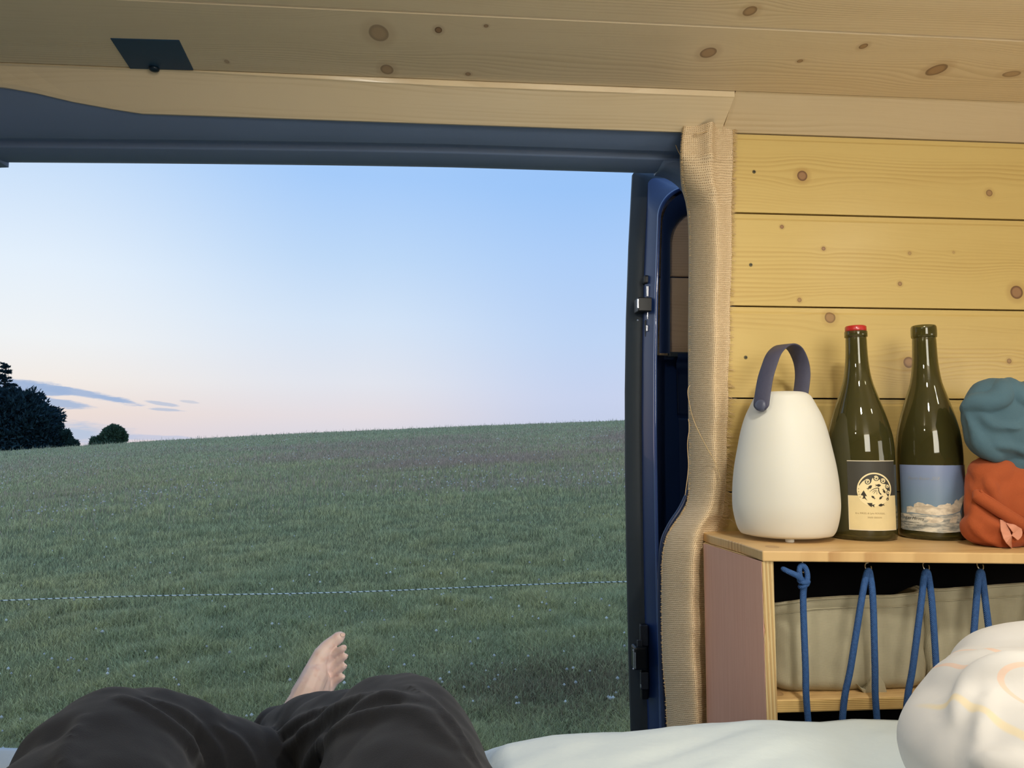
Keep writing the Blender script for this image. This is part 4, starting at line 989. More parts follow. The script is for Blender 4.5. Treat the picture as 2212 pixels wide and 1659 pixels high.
# ------------------------------------------------------------------ bed: duvet as a heightfield running up to sill and shelf
sil = [(-400, 1612, 1.20), (0, 1615, 1.20), (70, 1617, 1.20), (400, 1620, 1.20), (900, 1622, 1.20), (1050, 1613, 1.20), (1110, 1603, 1.20), (1200, 1587, 1.20), (1290, 1583, 1.19), (1430, 1577, 1.17), (1500, 1570, 1.10),
       (1540, 1563, 1.05), (1590, 1560, .98), (1640, 1553, .91), (1700, 1553, .895), (1840, 1548, .885), (1900, 1551, .88), (1960, 1549, .875), (2040, 1562, .87), (2200, 1575, .87), (2600, 1600, .86)]
SX = [at(a, b, Y=y) for a, b, y in sil]; sxs = [p.x for p in SX]; szs = [p.z for p in SX]; sys_ = [p.y for p in SX]
CR = [at(a, b, Y=.90) for a, b in ((960, 1622), (1050, 1613), (1110, 1603), (1200, 1588), (1290, 1583), (1430, 1576), (1500, 1570), (1560, 1561), (1640, 1553), (1700, 1553), (1770, 1555), (1840, 1548), (1900, 1549), (1960, 1551), (2040, 1562), (2200, 1575), (2600, 1600))]
cxs = [p.x for p in CR]; czs = [p.z for p in CR]
xs_ = np.concatenate([np.linspace(-1.9, -.75, 24), np.linspace(-.745, 1.3, 420)]); rows = []
NY = 200
for j in range(NY+1):
    v = j/NY; row = []
    for x in xs_:
        ye = np.interp(x, sxs, sys_); ze = np.interp(x, sxs, szs)
        y = YB+.03+(ye-YB-.03)*(v/.97)
        far = max(0, min(1, (y-(ye-.34))/.34)); base = -.02+(ze+.02)*(far*far*(3-2*far)) if far < 1 else ze
        q_ = min(1, max(0, (x+.06)/.13)); q_ = q_*q_*(3-2*q_)
        if q_ > 0:
            ye = ye*(1-q_)+q_*np.interp(x, [.0, .22, .40, .9], [1.15, 1.10, .90, .885])
            y = YB+.03+(ye-YB-.03)*(v/.97) if v <= .97 else ye
            S_ = np.interp(x, cxs, czs); r1 = min(1, max(0, (y-.15)/.50)); nb = -.02+(S_+.02)*(r1*r1*(3-2*r1)); e_ = y-.90
            nb -= .42*(e_+math.sqrt(e_*e_+.0004))*.5 if e_ > -.2 else 0
            base = base*(1-q_)+nb*q_+.002*q_
        fade = min(1, (ye-y)/.06)*(.35+.65*min(1, (ye-y)/.12))
        R_ = max(0, min(1, (x-.02)/.25))
        c, s_ = math.cos(.35), math.sin(.35); a_ = x*c+y*s_; b_ = -x*s_+y*c
        w_ = (abs(fbm(Vector((a_*3.0, b_*11, 1.7)), 1.0, 2)))*.042*R_ + fbm(Vector((a_*5, b_*20, 4)), 1.0, 2)*.012+abs(fbm(Vector((a_*5+3, b_*9, 8)), 1.0, 2))*.012
        for (cx_, cy_, sx_, sy_, h) in ((.60, .74, .14, .018, .010), (.50, .84, .20, .016, .008), (.25, .98, .18, .014, .010), (.35, .90, .10, .012, .008), (.15, 1.07, .12, .012, .008)):
            dx = (x-cx_); dy = (y-cy_)-dx*.12; w_ += h*math.exp(-(dx/sx_)**2-(dy/sy_)**2)
        if v > .97:                          # tucked over the edge
            q = (v-.97)/.03; row.append(Vector((x, ye+.016*math.sin(q*PI/2), rows[-1][len(row)].z*1.0-.012*(1+q)))); continue
        w_ = (w_-.012)*(.55-.37*q_*min(1, max(0, (y-.62)/.22)))
        z = base+w_*fade
        row.append(Vector((x, y, z)))
    rows.append(row)
duvm, td, pd = mat('white_cotton')
tc = td.new('ShaderNodeTexCoord').outputs['Object']
td.l.new(td.mix(td.noise(tc, 5, 2), lin(208, 221, 224), lin(222, 232, 233)), pd.inputs['Base Color']); pd.inputs['Roughness'].default_value = .8; pd.inputs['Specular IOR Level'].default_value = .2
b_ = td.new('ShaderNodeBump'); b_.inputs['Strength'].default_value = .35; b_.inputs['Distance'].default_value = .004
td.l.new(td.noise(tc, 34, 4, .55), b_.inputs['Height']); td.l.new(b_.outputs[0], pd.inputs['Normal'])
bed = thing('bed', (0, .3, -.45), 'bed with a rumpled white cotton duvet reaching the open door', 'bed')
put('duvet', grid(rows), duvm, bed, True)
put('mattress', box(-1.9, .78, YB+.03, 1.12, -.26, -.09, .03, 3), plain('mattress_ticking', (200, 198, 190), .8), bed)
put('bed_platform', box(-1.95, .80, YB+.02, 1.14, -.30, -.262, .003), wood_shell, bed)
for x in (-1.8, .7):
    for y in (YB+.1, 1.05): put('leg', box(x-.025, x+.025, y-.025, y+.025, -.68, -.30, .003), wood_shell, bed)

# ------------------------------------------------------------------ pillow on the right
pm_, tpw, ppw = mat('printed_pillowcase')
tc = tpw.new('ShaderNodeTexCoord').outputs['Object']; o3 = tpw.sep(tc)
nz_ = tpw.m('SUBTRACT', tpw.noise(tc, 22, 2), .5)
colp = tpw.mix(tpw.noise(tc, 6, 2), lin(206, 204, 200), lin(216, 214, 210))
YP = .57
def spot_(px, py, rx, ry, c, k, soft, ring=None, ang_=0.0):
    global colp
    p = at(px, py, Y=YP); s_ = pxm(px, py, YP)
    du = tpw.m('SUBTRACT', o3[0], p.x); dv = tpw.m('SUBTRACT', o3[2], p.z); ca, sa = math.cos(ang_), math.sin(ang_)
    a = tpw.m('DIVIDE', tpw.m('ADD', tpw.m('MULTIPLY', du, ca), tpw.m('MULTIPLY', dv, sa)), rx*s_); b = tpw.m('DIVIDE', tpw.m('SUBTRACT', tpw.m('MULTIPLY', dv, ca), tpw.m('MULTIPLY', du, sa)), ry*s_)
    d = tpw.m('SQRT', tpw.m('ADD', tpw.m('MULTIPLY', a, a), tpw.m('MULTIPLY', b, b))); d = tpw.m('ADD', d, tpw.m('MULTIPLY', nz_, .12 if ring else .5))
    if ring: f = tpw.ss(tpw.m('ABSOLUTE', tpw.m('SUBTRACT', d, 1)), ring, ring*.7)
    else: f = tpw.ss(d, 1+soft, 1-soft)
    colp = tpw.mix(tpw.m('MULTIPLY', f, k), colp, c)
yel = lin(236, 208, 130)
spot_(2128, 1545, 8, 48, yel, .42, .4, None, -.15); spot_(2160, 1455, 34, 6, yel, .3, .5, None, .5)
spot_(2262, 1500, 52, 46, lin(232, 190, 160), .6, .1, .10)
tpw.l.new(colp, ppw.inputs['Base Color']); ppw.inputs['Roughness'].default_value = .8; ppw.inputs['Specular IOR Level'].default_value = .2
b_ = tpw.new('ShaderNodeBump'); b_.inputs['Strength'].default_value = .25; b_.inputs['Distance'].default_value = .003; tpw.l.new(tpw.noise(tc, 30, 3), b_.inputs['Height']); tpw.l.new(b_.outputs[0], ppw.inputs['Normal'])
def pbl(px, py, Y, rx, ry, rz, rot=0): return pb_(px, py, Y, rx, ry, rz, rot, 4)
pil = merge(ball((.60, .60, .165), 1, (.17, .16, .085), sub=4), pbl(2230, 1600, .62, 172, 175, .10), pbl(2150, 1590, .62, 96, 100, .085), pbl(2290, 1520, .66, 175, 148, .12), pbl(2200, 1500, .66, 110, 92, .08), pbl(2300, 1700, .56, 240, 170, .15), pbl(2170, 1680, .58, 110, 90, .09))
pv = bvh_of(voxel(pil, .006, 6)); pf = [crease(pv, p, r, .2) for p, r in (([(2068, 1560), (2085, 1500), (2120, 1468), (2170, 1450), (2230, 1448), (2300, 1460)], .016), ([(2150, 1490), (2130, 1530), (2122, 1580), (2105, 1620)], .009), ([(2100, 1640), (2150, 1655), (2220, 1650)], .012))]
pil = merge(pil, *pf)
o = put('pillow', voxel(pil, .004, 22, fold_d(5, .012, 16, .0025, 5)), pm_, None, True)
tag(o, 'plump white pillow with pale yellow and orange print, at the bottom right', 'pillow')

# ------------------------------------------------------------------ the person lying on the bed: crossed legs in black trousers, one bare foot
def skin_mat():
    m, t, p = mat('skin'); tc = t.new('ShaderNodeTexCoord').outputs['Object']
    n = t.noise(tc, 28, 3); n2 = t.noise(tc, 90, 2)
    c = t.mix(n, lin(226, 200, 194), lin(236, 216, 212)); c = t.mix(t.ss(n2, .5, .8, 0, .35), c, lin(206, 150, 132))
    t.l.new(c, p.inputs['Base Color']); p.inputs['Roughness'].default_value = .5; p.inputs['Subsurface Weight'].default_value = .15
    p.inputs['Subsurface Radius'].default_value = (.012, .005, .003); p.inputs['Subsurface Scale'].default_value = .5; return m
skin = skin_mat()
def PT(px, py, Y): return at(px, py, Y=Y)
YFt = 1.10; kf = pxm(680, 1440, YFt)
def ft(path, seg=12):
    return tube([PT(a, b, y) for a, b, y, r in path], [r*kf for a, b, y, r in path], seg, round_=True)
KR = Vector((.02, .80, .205)); KL = Vector((-.345, .77, .19))
HR = Vector((.02, .28, .11)); HL = Vector((-.22, .26, .11))
AR = PT(616, 1588, 1.085); AL = Vector((-.16, 1.0, .06))
KR = PT(856, 1614, .80); KL = PT(262, 1652, .80)
def sp3(pts, n=5): return [tuple(q) for q in spline(pts, n)]
def limb(pts, seg=18, n=5):
    q = sp3(pts, n); return tube([Vector(a[:3]) for a in q], [a[3] for a in q], seg, round_=True)
legR = limb([(*HR, .085), (*HR.lerp(KR, .5), .070), (*KR, .052), (*KR.lerp(AR, .3), .048), (*KR.lerp(AR, .7), .036), (*AR, .030)])
legL = limb([(*HL, .085), (*HL.lerp(KL, .5), .070), (*KL, .052), (*KL.lerp(AL, .3), .048), (*KL.lerp(AL, .7), .036), (*AL, .030)])
pelvis = merge(ball((-.12, .20, .09), .14, (1.15, .8, .7)))
footL = merge(limb([(*AL, .034), (AL.x+.03, AL.y+.03, .045, .036), (AL.x+.10, AL.y+.05, .035, .030), (AL.x+.17, AL.y+.06, .03, .022)]))
foot = merge(
    ft([(610, 1590, 1.085, 40), (644, 1532, 1.09, 33), (667, 1490, 1.10, 31), (682, 1458, 1.115, 29)]),
    ft([(625, 1585, 1.10, 36), (652, 1560, 1.12, 38), (678, 1520, 1.13, 36)]),
    ft([(650, 1505, 1.10, 26), (672, 1462, 1.115, 24), (686, 1432, 1.125, 21), (695, 1412, 1.13, 18.5), (706, 1398, 1.135, 15.5), (720, 1386, 1.138, 14.2), (733, 1376, 1.14, 13.8)], 14),
    ft([(655, 1500, 1.105, 26), (684, 1455, 1.125, 22), (703, 1428, 1.135, 13), (719, 1415, 1.133, 9.2), (732, 1406, 1.128, 8.6), (742, 1400, 1.124, 7.8)]),
    ft([(662, 1510, 1.11, 24), (690, 1466, 1.13, 21), (708, 1446, 1.138, 13), (723, 1434, 1.134, 9.4), (736, 1425, 1.128, 8.4), (745, 1418, 1.124, 7.4)]),
    ft([(672, 1515, 1.115, 24), (696, 1482, 1.133, 20), (711, 1465, 1.14, 13), (724, 1454, 1.135, 9.2), (736, 1445, 1.129, 8.0), (744, 1439, 1.125, 7.0)]),
    ft([(680, 1525, 1.12, 24), (702, 1497, 1.135, 19), (712, 1484, 1.14, 13), (723, 1474, 1.136, 9.0), (733, 1467, 1.131, 7.6), (740, 1462, 1.127, 6.6)]),
    ft([(672, 1470, 1.105, 20), (690, 1450, 1.12, 20), (697, 1470, 1.125, 18), (695, 1500, 1.125, 18)]))
pers = thing('person', (-.12, .28, .0), 'person lying on the bed in black trousers, legs crossed, one bare foot showing', 'person')
bodym = voxel(merge(legR, legL, pelvis, footL, foot), .0015, 3, lambda p: fbm(p, 55, 2)*.0006)
put('body', bodym, skin, pers, True)
nail = plain('toenail', (226, 198, 188), .3, 0, .04, 200)
for (a, b, y, rx_, ry_) in ((741, 1371, 1.126, 5.0, 9.5), (746.5, 1398, 1.124, 2.6, 5), (750, 1416, 1.122, 2.4, 4.6), (748, 1438, 1.125, 2.2, 4.2)):
    bvf = bvh_of(bodym) if a == 741 else bvf
    d = ray(a, b).normalized(); h = bvf.ray_cast(CAM, d)
    if h[0] is not None:
        n_ = h[1]; q_ = n_.to_track_quat('Z', 'Y').to_matrix()
        put('toenail', ball(h[0]-n_*.0004, 1, (ry_*kf*.75, rx_*kf*1.1, .0012), q_, 2), nail, pers, True)
# trousers: loose tubes, then folds laid along the creases one sees
trs = clothmat('black_trouser_cloth', (22, 23, 27), (34, 36, 42), 900, .85)
def tr(p, r): return (*p, r)
tR = limb([tr(HR, .110), tr(HR.lerp(KR, .35), .100), tr(HR.lerp(KR, .7), .092), tr(KR, .070), tr(KR.lerp(AR, .22)+Vector((0, 0, -.012)), .066), tr(KR.lerp(AR, .6), .054), tr(KR.lerp(AR, .9), .045)], 24)
tL = limb([tr(HL, .110), tr(HL.lerp(KL, .35), .102), tr(HL.lerp(KL, .7), .094), tr(KL, .073), tr(KL.lerp(AL, .28)+Vector((.0, 0, .0)), .068), tr(KL.lerp(AL, .6), .058), tr(KL.lerp(AL, .9), .047)], 24)
wedge = merge(ball((-.13, .42, .10), .10, (1.2, 1.2, .6)), ball(KL.lerp(KR, .5)+Vector((-.0, .06, -.10)), .07, (1.3, 1.2, .8)))
cuff = merge(ft([(700, 1566, 1.05, 54), (650, 1566, 1.068, 56), (602, 1576, 1.08, 54), (590, 1610, 1.08, 50)], 18))
base = voxel(merge(tR, tL, ball((-.12, .20, .10), .17, (1.15, .8, .75)), wedge, cuff), .005, 3)
bv = bvh_of(base)
folds = [([(560, 1700), (610, 1640), (680, 1575), (760, 1520), (840, 1500)], .011), ([(640, 1700), (690, 1625), (750, 1575), (830, 1545), (900, 1555), (960, 1600), (1010, 1655)], .011),
         ([(740, 1570), (790, 1525), (850, 1512), (905, 1535), (950, 1585)], .010), ([(590, 1625), (620, 1585), (660, 1555), (720, 1525)], .009), ([(575, 1575), (585, 1610), (600, 1655)], .007),
         ([(260, 1515), (330, 1550), (400, 1605), (440, 1680)], .011), ([(180, 1560), (150, 1610), (130, 1680)], .010), ([(320, 1510), (400, 1560), (460, 1620), (490, 1690)], .009),
         ([(440, 1570), (490, 1590), (530, 1635), (545, 1690)], .008), ([(880, 1490), (960, 1560), (1030, 1650)], .010)]
fg = [crease(bv, p, r) for p, r in folds]; fg = [g for g in fg if g[0]]
tm = voxel(merge(tR, tL, ball((-.12, .20, .10), .17, (1.15, .8, .75)), wedge, cuff, *fg), .0045, 5, lambda p: (abs(fbm(Vector((p.x*8, p.y*8, p.z*10)), 1.0, 2))-.2)*.009+fbm(p, 22, 2)*.0022)
put('trousers', tm, trs, pers, True)

# ------------------------------------------------------------------ the meadow outside
EYE = 1.65; RD = 60.0
def tgt(a):   # slope of the crest seen in direction a (radians, 0 = straight out of the door)
    return np.interp(a, [-1.2, math.radians(-29.3), math.radians(-20), math.radians(-10), math.radians(2), math.radians(13.2), .8], [-.020, -.0085, .004, .0140, .0235, .0305, .050])
def ground(x, y):
    r = np.hypot(x, y); a = np.arctan2(x, y); t_ = tgt(np.clip(a, -1.2, .8)); u = np.clip(r/RD, 0, 1)
    h = -EYE+(t_*RD+EYE)*u
    h = np.where(r > RD, t_*RD-.10*(r-RD)*np.clip((r-RD)/8, 0, 1), h)
    back = np.clip((np.abs(a)-1.3)/.5, 0, 1); h = h*(1-back)+(-EYE)*back
    h = h+.05*np.sin(x*.9+1.3)*np.sin(y*.7)*np.clip((r-2)/6, 0, 1)*np.clip((58-r)/20, 0, 1)*.6
    return h+.5
rs = np.concatenate([np.linspace(.05, 12, 50), np.geomspace(12.5, 62, 60), np.linspace(64, 150, 24)]); az_ = np.linspace(-PI, PI, 361)
A_, R_ = np.meshgrid(az_, rs); Xg = R_*np.sin(A_); Yg = R_*np.cos(A_); Zg = ground(Xg, Yg)-.01
nr, na = Xg.shape; V = np.stack([Xg, Yg, Zg], -1).reshape(-1, 3); ii, jj = np.meshgrid(np.arange(nr-1), np.arange(na-1), indexing='ij')
Fq = np.stack([ii*na+jj, (ii+1)*na+jj, (ii+1)*na+jj+1, ii*na+jj+1], -1).reshape(-1, 4)
def fast_mesh(name, V, Fc, col=None):
    me = bpy.data.meshes.new(name); n = len(Fc); k = Fc.shape[1]
    me.vertices.add(len(V)); me.vertices.foreach_set('co', V.astype('f').ravel())
    me.loops.add(n*k); me.loops.foreach_set('vertex_index', Fc.astype('i').ravel())
    me.polygons.add(n); me.polygons.foreach_set('loop_start', np.arange(0, n*k, k, dtype='i')); me.update(calc_edges=True)
    if col is not None:
        c = me.color_attributes.new('tint', 'FLOAT_COLOR', 'POINT'); c.data.foreach_set('color', np.concatenate([col, np.ones((len(col), 1))], 1).astype('f').ravel())
    return me
def vnoise(x, y, s, seed=0):
    """cheap smooth value noise in numpy"""
    r = np.random.default_rng(seed); T = r.random((256, 256)); x = np.asarray(x)*s+1000; y = np.asarray(y)*s+1000
    xi, yi = np.floor(x).astype(int), np.floor(y).astype(int); fx, fy = x-xi, y-yi; fx = fx*fx*(3-2*fx); fy = fy*fy*(3-2*fy)
    g_ = lambda i, j: T[i % 256, j % 256]
    return (g_(xi, yi)*(1-fx)+g_(xi+1, yi)*fx)*(1-fy)+(g_(xi, yi+1)*(1-fx)+g_(xi+1, yi+1)*fx)*fy
def L3(r, g, b): return np.array(lin(r, g, b)[:3])
G1, G2, G3, STR, PINK, PALE = L3(204, 202, 150), L3(220, 212, 154), L3(172, 188, 152), L3(216, 206, 156), L3(214, 182, 164), L3(190, 196, 170)
def band(x, y):
    """how much reddish seeding grass there is: a belt across the upper meadow"""
    r = np.hypot(x, y); a = np.arctan2(x, y); n_ = vnoise(x, y, .16, 5)*.7+vnoise(x, y, .6, 6)*.3; pt = np.clip((vnoise(x, y, .22, 7)*.6+vnoise(x*.35, y, .5, 8)*.4-.30)*3.2, .12, 1)*np.clip(.75+a*1.1, .35, 1)
    near = 10.5+6*n_+np.clip(-(a-.0)*8, -1.5, 6); far = 40+14*n_
    return np.clip((r-near)/5, 0, 1)*np.clip((far-r)/12, 0, 1)*pt
gm, gt2, gp2 = mat('meadow_soil')
at_ = gt2.new('ShaderNodeAttribute', attribute_name='tint')
tc = gt2.new('ShaderNodeTexCoord').outputs['Object']
n1_ = gt2.noise(tc, 9, 4, .65); n2_ = gt2.noise(tc, 1.1, 3)
colg = gt2.mix(n1_, (.3, .3, .3, 1), (1.3, 1.3, 1.3, 1)); colg = gt2.mix(1.0, at_.outputs['Color'], colg, 'MULTIPLY')
gt2.l.new(colg, gp2.inputs['Base Color']); gp2.inputs['Roughness'].default_value = .95; gp2.inputs['Specular IOR Level'].default_value = .05
b2_ = gt2.new('ShaderNodeBump'); b2_.inputs['Strength'].default_value = .8; b2_.inputs['Distance'].default_value = .08; gt2.l.new(n1_, b2_.inputs['Height']); gt2.l.new(b2_.outputs[0], gp2.inputs['Normal'])
bn = band(V[:, 0], V[:, 1])[:, None]; patch = vnoise(V[:, 0], V[:, 1], .5, 2)[:, None]; rr0 = np.hypot(V[:, 0], V[:, 1])[:, None]
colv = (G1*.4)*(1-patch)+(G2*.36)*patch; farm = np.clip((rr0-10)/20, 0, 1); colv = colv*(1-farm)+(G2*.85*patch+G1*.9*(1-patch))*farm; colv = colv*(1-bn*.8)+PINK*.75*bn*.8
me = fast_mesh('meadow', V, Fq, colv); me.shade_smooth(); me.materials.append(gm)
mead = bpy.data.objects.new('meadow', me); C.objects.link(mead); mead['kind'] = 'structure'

def blades(N, r0, r1, a0, a1, hfun, wfun, cfun, lean=.5, seed=1, segs=2, power=1.0, keep=None):
    r = np.random.default_rng(seed); u = r.random(N)**power; R_ = 1/((1/r0)*(1-u)+(1/r1)*u); A_ = a0+(a1-a0)*r.random(N)
    x = R_*np.sin(A_); y = R_*np.cos(A_)
    if keep is not None: k = keep(x, y, r.random(N)); x, y, R_ = x[k], y[k], R_[k]; N = len(x)
    z = ground(x, y)-.012; h = hfun(x, y, R_, r); w = wfun(R_, r)
    th_ = r.random(N)*2*PI; dx, dy = np.cos(th_), np.sin(th_); ph_ = r.random(N)*2*PI; ln = h*lean*r.random(N)*1.4
    lx, ly = np.cos(ph_)*ln, np.sin(ph_)*ln
    P = np.empty((N, 5, 3))
    for k_, (f, ww) in enumerate(((0, 1), (0, -1), (.55, .75), (.55, -.75))):
        P[:, k_, 0] = x+dx*w*ww*.5+lx*f*f*1.0; P[:, k_, 1] = y+dy*w*ww*.5+ly*f*f; P[:, k_, 2] = z+h*f
    P[:, 4, 0] = x+lx; P[:, 4, 1] = y+ly; P[:, 4, 2] = z+h*(1-.25*lean*r.random(N))
    b = (np.arange(N)*5)[:, None]; T_ = np.concatenate([b+np.array([[0, 1, 3]]), b+np.array([[0, 3, 2]]), b+np.array([[2, 3, 4]])], 0)
    c = cfun(x, y, R_, r); c5 = np.repeat(c, 5, 0); c5[0::5] *= .75; c5[1::5] *= .75  # root vertices tinted darker, shading painted into the blades
    return P.reshape(-1, 3), T_, c5
gbm, gtb, gpb = mat('grass_blades'); at2 = gtb.new('ShaderNodeAttribute', attribute_name='tint'); gtb.l.new(at2.outputs['Color'], gpb.inputs['Base Color'])
tl_ = gtb.new('ShaderNodeBsdfTranslucent'); gtb.l.new(at2.outputs['Color'], tl_.inputs['Color']); ms_ = gtb.new('ShaderNodeMixShader'); ms_.inputs[0].default_value = .42
gtb.l.new(gpb.outputs[0], ms_.inputs[1]); gtb.l.new(tl_.outputs[0], ms_.inputs[2]); gtb.l.new(ms_.outputs[0], gtb.n['Material Output'].inputs[0])
gpb.inputs['Roughness'].default_value = .6; gpb.inputs['Specular IOR Level'].default_value = .2
AZ0, AZ1 = math.radians(-40), math.radians(20)
def h_short(x, y, R_, r):
    t_ = vnoise(x, y, 1.6, 11); t2 = vnoise(x, y, 5, 12)
    return (.030+.060*t_*t2*2+.02*r.random(len(x)))*(1+np.clip((R_-8)/30, 0, 1)*1.0)
def c_short(x, y, R_, r):
    p = vnoise(x, y, .9, 21); q = vnoise(x, y, 3.2, 22); k = r.random(len(x))
    c = G1*(1-p)[:, None]+G2*p[:, None]; c = c*(1-.6*q[:, None]*.8)+G3*(.6*q[:, None]*.8)
    st_ = (k > .93-.10*(vnoise(x, y, .7, 23) > .62)); c[st_] = STR*.95
    dry = np.exp(-((x-at(1240, 1520, Z=-1.0).x)**2*1.2+(y-at(1240, 1520, Z=-1.0).y)**2*5)); m_ = r.random(len(x)) < dry*.8; c[m_] = L3(160, 144, 112)
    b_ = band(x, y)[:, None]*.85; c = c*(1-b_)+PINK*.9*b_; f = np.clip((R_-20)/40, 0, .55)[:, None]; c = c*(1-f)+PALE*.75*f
    return c*(.50+1.1*r.random(len(x))**1.4)[:, None]
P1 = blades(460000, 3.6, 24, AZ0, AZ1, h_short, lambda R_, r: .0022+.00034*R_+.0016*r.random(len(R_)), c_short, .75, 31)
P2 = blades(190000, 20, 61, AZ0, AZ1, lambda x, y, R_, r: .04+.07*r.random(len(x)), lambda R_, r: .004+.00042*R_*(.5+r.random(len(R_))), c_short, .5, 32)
def mk(name, parts, m, label, cat, kind='stuff'):
    V_ = []; T_ = []; C_ = []; n = 0
    for v, t_, c in parts: V_.append(v); T_.append(t_+n); C_.append(c); n += len(v)
    me = fast_mesh(name, np.concatenate(V_), np.concatenate(T_), np.concatenate(C_)); me.materials.append(m); o = bpy.data.objects.new(name, me); C.objects.link(o)
    return tag(o, label, cat, None, kind)
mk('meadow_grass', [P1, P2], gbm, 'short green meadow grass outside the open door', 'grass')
# thin straw stalks and the reddish belt of seeding grass
S1 = blades(4200, 4.0, 22, AZ0, AZ1, lambda x, y, R_, r: .14+.16*r.random(len(x)), lambda R_, r: .0016+.00030*R_, lambda x, y, R_, r: np.repeat(L3(160, 160, 120)[None]*.95, len(x), 0)*(.7+.5*r.random(len(x)))[:, None], .45, 41)
S2 = blades(150000, 10.5, 58, AZ0, AZ1, lambda x, y, R_, r: .10+.15*r.random(len(x)), lambda R_, r: .003+.00038*R_, lambda x, y, R_, r: (PINK[None]*(1-(q:=r.random(len(x))*.5))[:, None]+L3(190, 184, 160)[None]*q[:, None])*(.6+.7*r.random(len(x)))[:, None], .7, 42,
            keep=lambda x, y, k: k < band(x, y)*.9+.10*np.clip((np.hypot(x, y)-12)/10, 0, 1))
S3 = blades(5000, 50, 61, AZ0, AZ1, lambda x, y, R_, r: .10+.25*r.random(len(x))**3, lambda R_, r: .02+0*R_, lambda x, y, R_, r: np.repeat(L3(180, 186, 160)[None], len(x), 0)*(.6+.6*r.random(len(x)))[:, None], .3, 43)
mk('seeding_grass', [S1, S2, S3], gbm, 'taller reddish brown seeding grass in a belt across the meadow', 'grass')
# white clover heads
def dots(N, r0, r1, hgt, rad, seed, keep=None, power=1.0, col=(214, 214, 200)):
    r = np.random.default_rng(seed); u = r.random(N)**power; R_ = 1/((1/r0)*(1-u)+(1/r1)*u); A_ = AZ0+(AZ1-AZ0)*r.random(N); x = R_*np.sin(A_); y = R_*np.cos(A_)
    if keep is not None: k = keep(x, y, r.random(N)); x, y, R_ = x[k], y[k], R_[k]; N = len(x)
    z = ground(x, y)+hgt[0]+(hgt[1]-hgt[0])*r.random(N); q = (rad+.00035*R_)*(.6+.6*r.random(N))
    O = np.array([(1, 0, 0), (0, 1, 0), (-1, 0, 0), (0, -1, 0), (0, 0, 1), (0, 0, -1)]); P = np.stack([x, y, z], -1)[:, None]+O[None]*q[:, None, None]
    Fo = np.array([(0, 1, 4), (1, 2, 4), (2, 3, 4), (3, 0, 4), (1, 0, 5), (2, 1, 5), (3, 2, 5), (0, 3, 5)]); T_ = ((np.arange(N)*6)[:, None, None]+Fo[None]).reshape(-1, 3)
    c = np.repeat((L3(*col)[None]*(.6+.4*r.random(N))[:, None]), 6, 0); return P.reshape(-1, 3), T_, c
D1 = dots(420, 4, 20, (.07, .13), .0085, 51, col=(254, 254, 246)); D2 = dots(2600, 13, 57, (.14, .26), .014, 52, power=.8, keep=lambda x, y, k: k < vnoise(x, y, .35, 53)**2*1.6, col=(252, 246, 236))
mk('clover_flowers', [D1, D2], gbm, 'scattered small white clover heads in the meadow', 'flowers')

# ------------------------------------------------------------------ electric fence rope
fz = -.45
e0, e1 = at(0, 1297.5, Z=fz), at(1350, 1257.5, Z=fz); d_ = (e1-e0)
fa, fb_ = e0-d_*.9, e1+d_*.6
pts = []
for k in range(121):
    u = k/120; p = fa.lerp(fb_, u); uu = (u-.9/2.5)/(1/2.5)
    p.z += .006*math.sin(uu*9)*(1 if 0 < uu < 1 else 0)-.006*(1-(2*uu-1)**2 if 0 < uu < 1 else 0); pts.append(p)
rm, tr_, pr_ = mat('fence_rope'); tc = tr_.sep(tr_.new('ShaderNodeTexCoord').outputs['Object'])
fr = tr_.m('FRACT', tr_.m('MULTIPLY', tr_.m('ADD', tc[0], tr_.m('MULTIPLY', tc[2], 1.2)), 1/.042))
tr_.l.new(tr_.mix(tr_.ss(fr, .58, .66), lin(240, 242, 230), lin(92, 104, 92)), pr_.inputs['Base Color']); pr_.inputs['Roughness'].default_value = .7
fence = thing('electric_fence', (fa.x, fa.y, float(ground(fa.x, fa.y))), 'thin white and dark electric fence rope strung across the meadow', 'fence')
put('fence_rope', tube(pts, .0040, 6), rm, fence, True)
for p in (fa, fb_):
    g0 = float(ground(p.x, p.y)); put('post', tube([Vector((p.x, p.y, g0-.1)), Vector((p.x, p.y, p.z+.25))], .012, 8), plain('white_post', (220, 222, 218), .5), fence, True)

# ------------------------------------------------------------------ trees beyond the crest
leafd = plain('conifer_dark', (44, 66, 74), .9, 0, .3, .6, spec=.05); leafd2 = plain('hedge_leaf', (54, 78, 74), .9, 0, .3, .6, spec=.05); leafm = plain('bush_leaf', (78, 102, 84), .9, 0, .3, 2, spec=.05); bark = plain('bark', (44, 36, 30), .9)
def tris(P, D, size, r):
    """small leaf sprays at P pointing roughly along D"""
    N = len(P); a = r.normal(size=(N, 3)); a /= np.linalg.norm(a, axis=1)[:, None]; d = D+a*.9; d /= np.linalg.norm(d, axis=1)[:, None]
    s_ = np.cross(d, r.normal(size=(N, 3))); s_ /= np.linalg.norm(s_, axis=1)[:, None]; q = size*(.5+r.random(N))[:, None]
    V_ = np.stack([P+s_*q*.45, P-s_*q*.45, P+d*q*1.5], 1).reshape(-1, 3); return V_, np.arange(N*3).reshape(-1, 3)
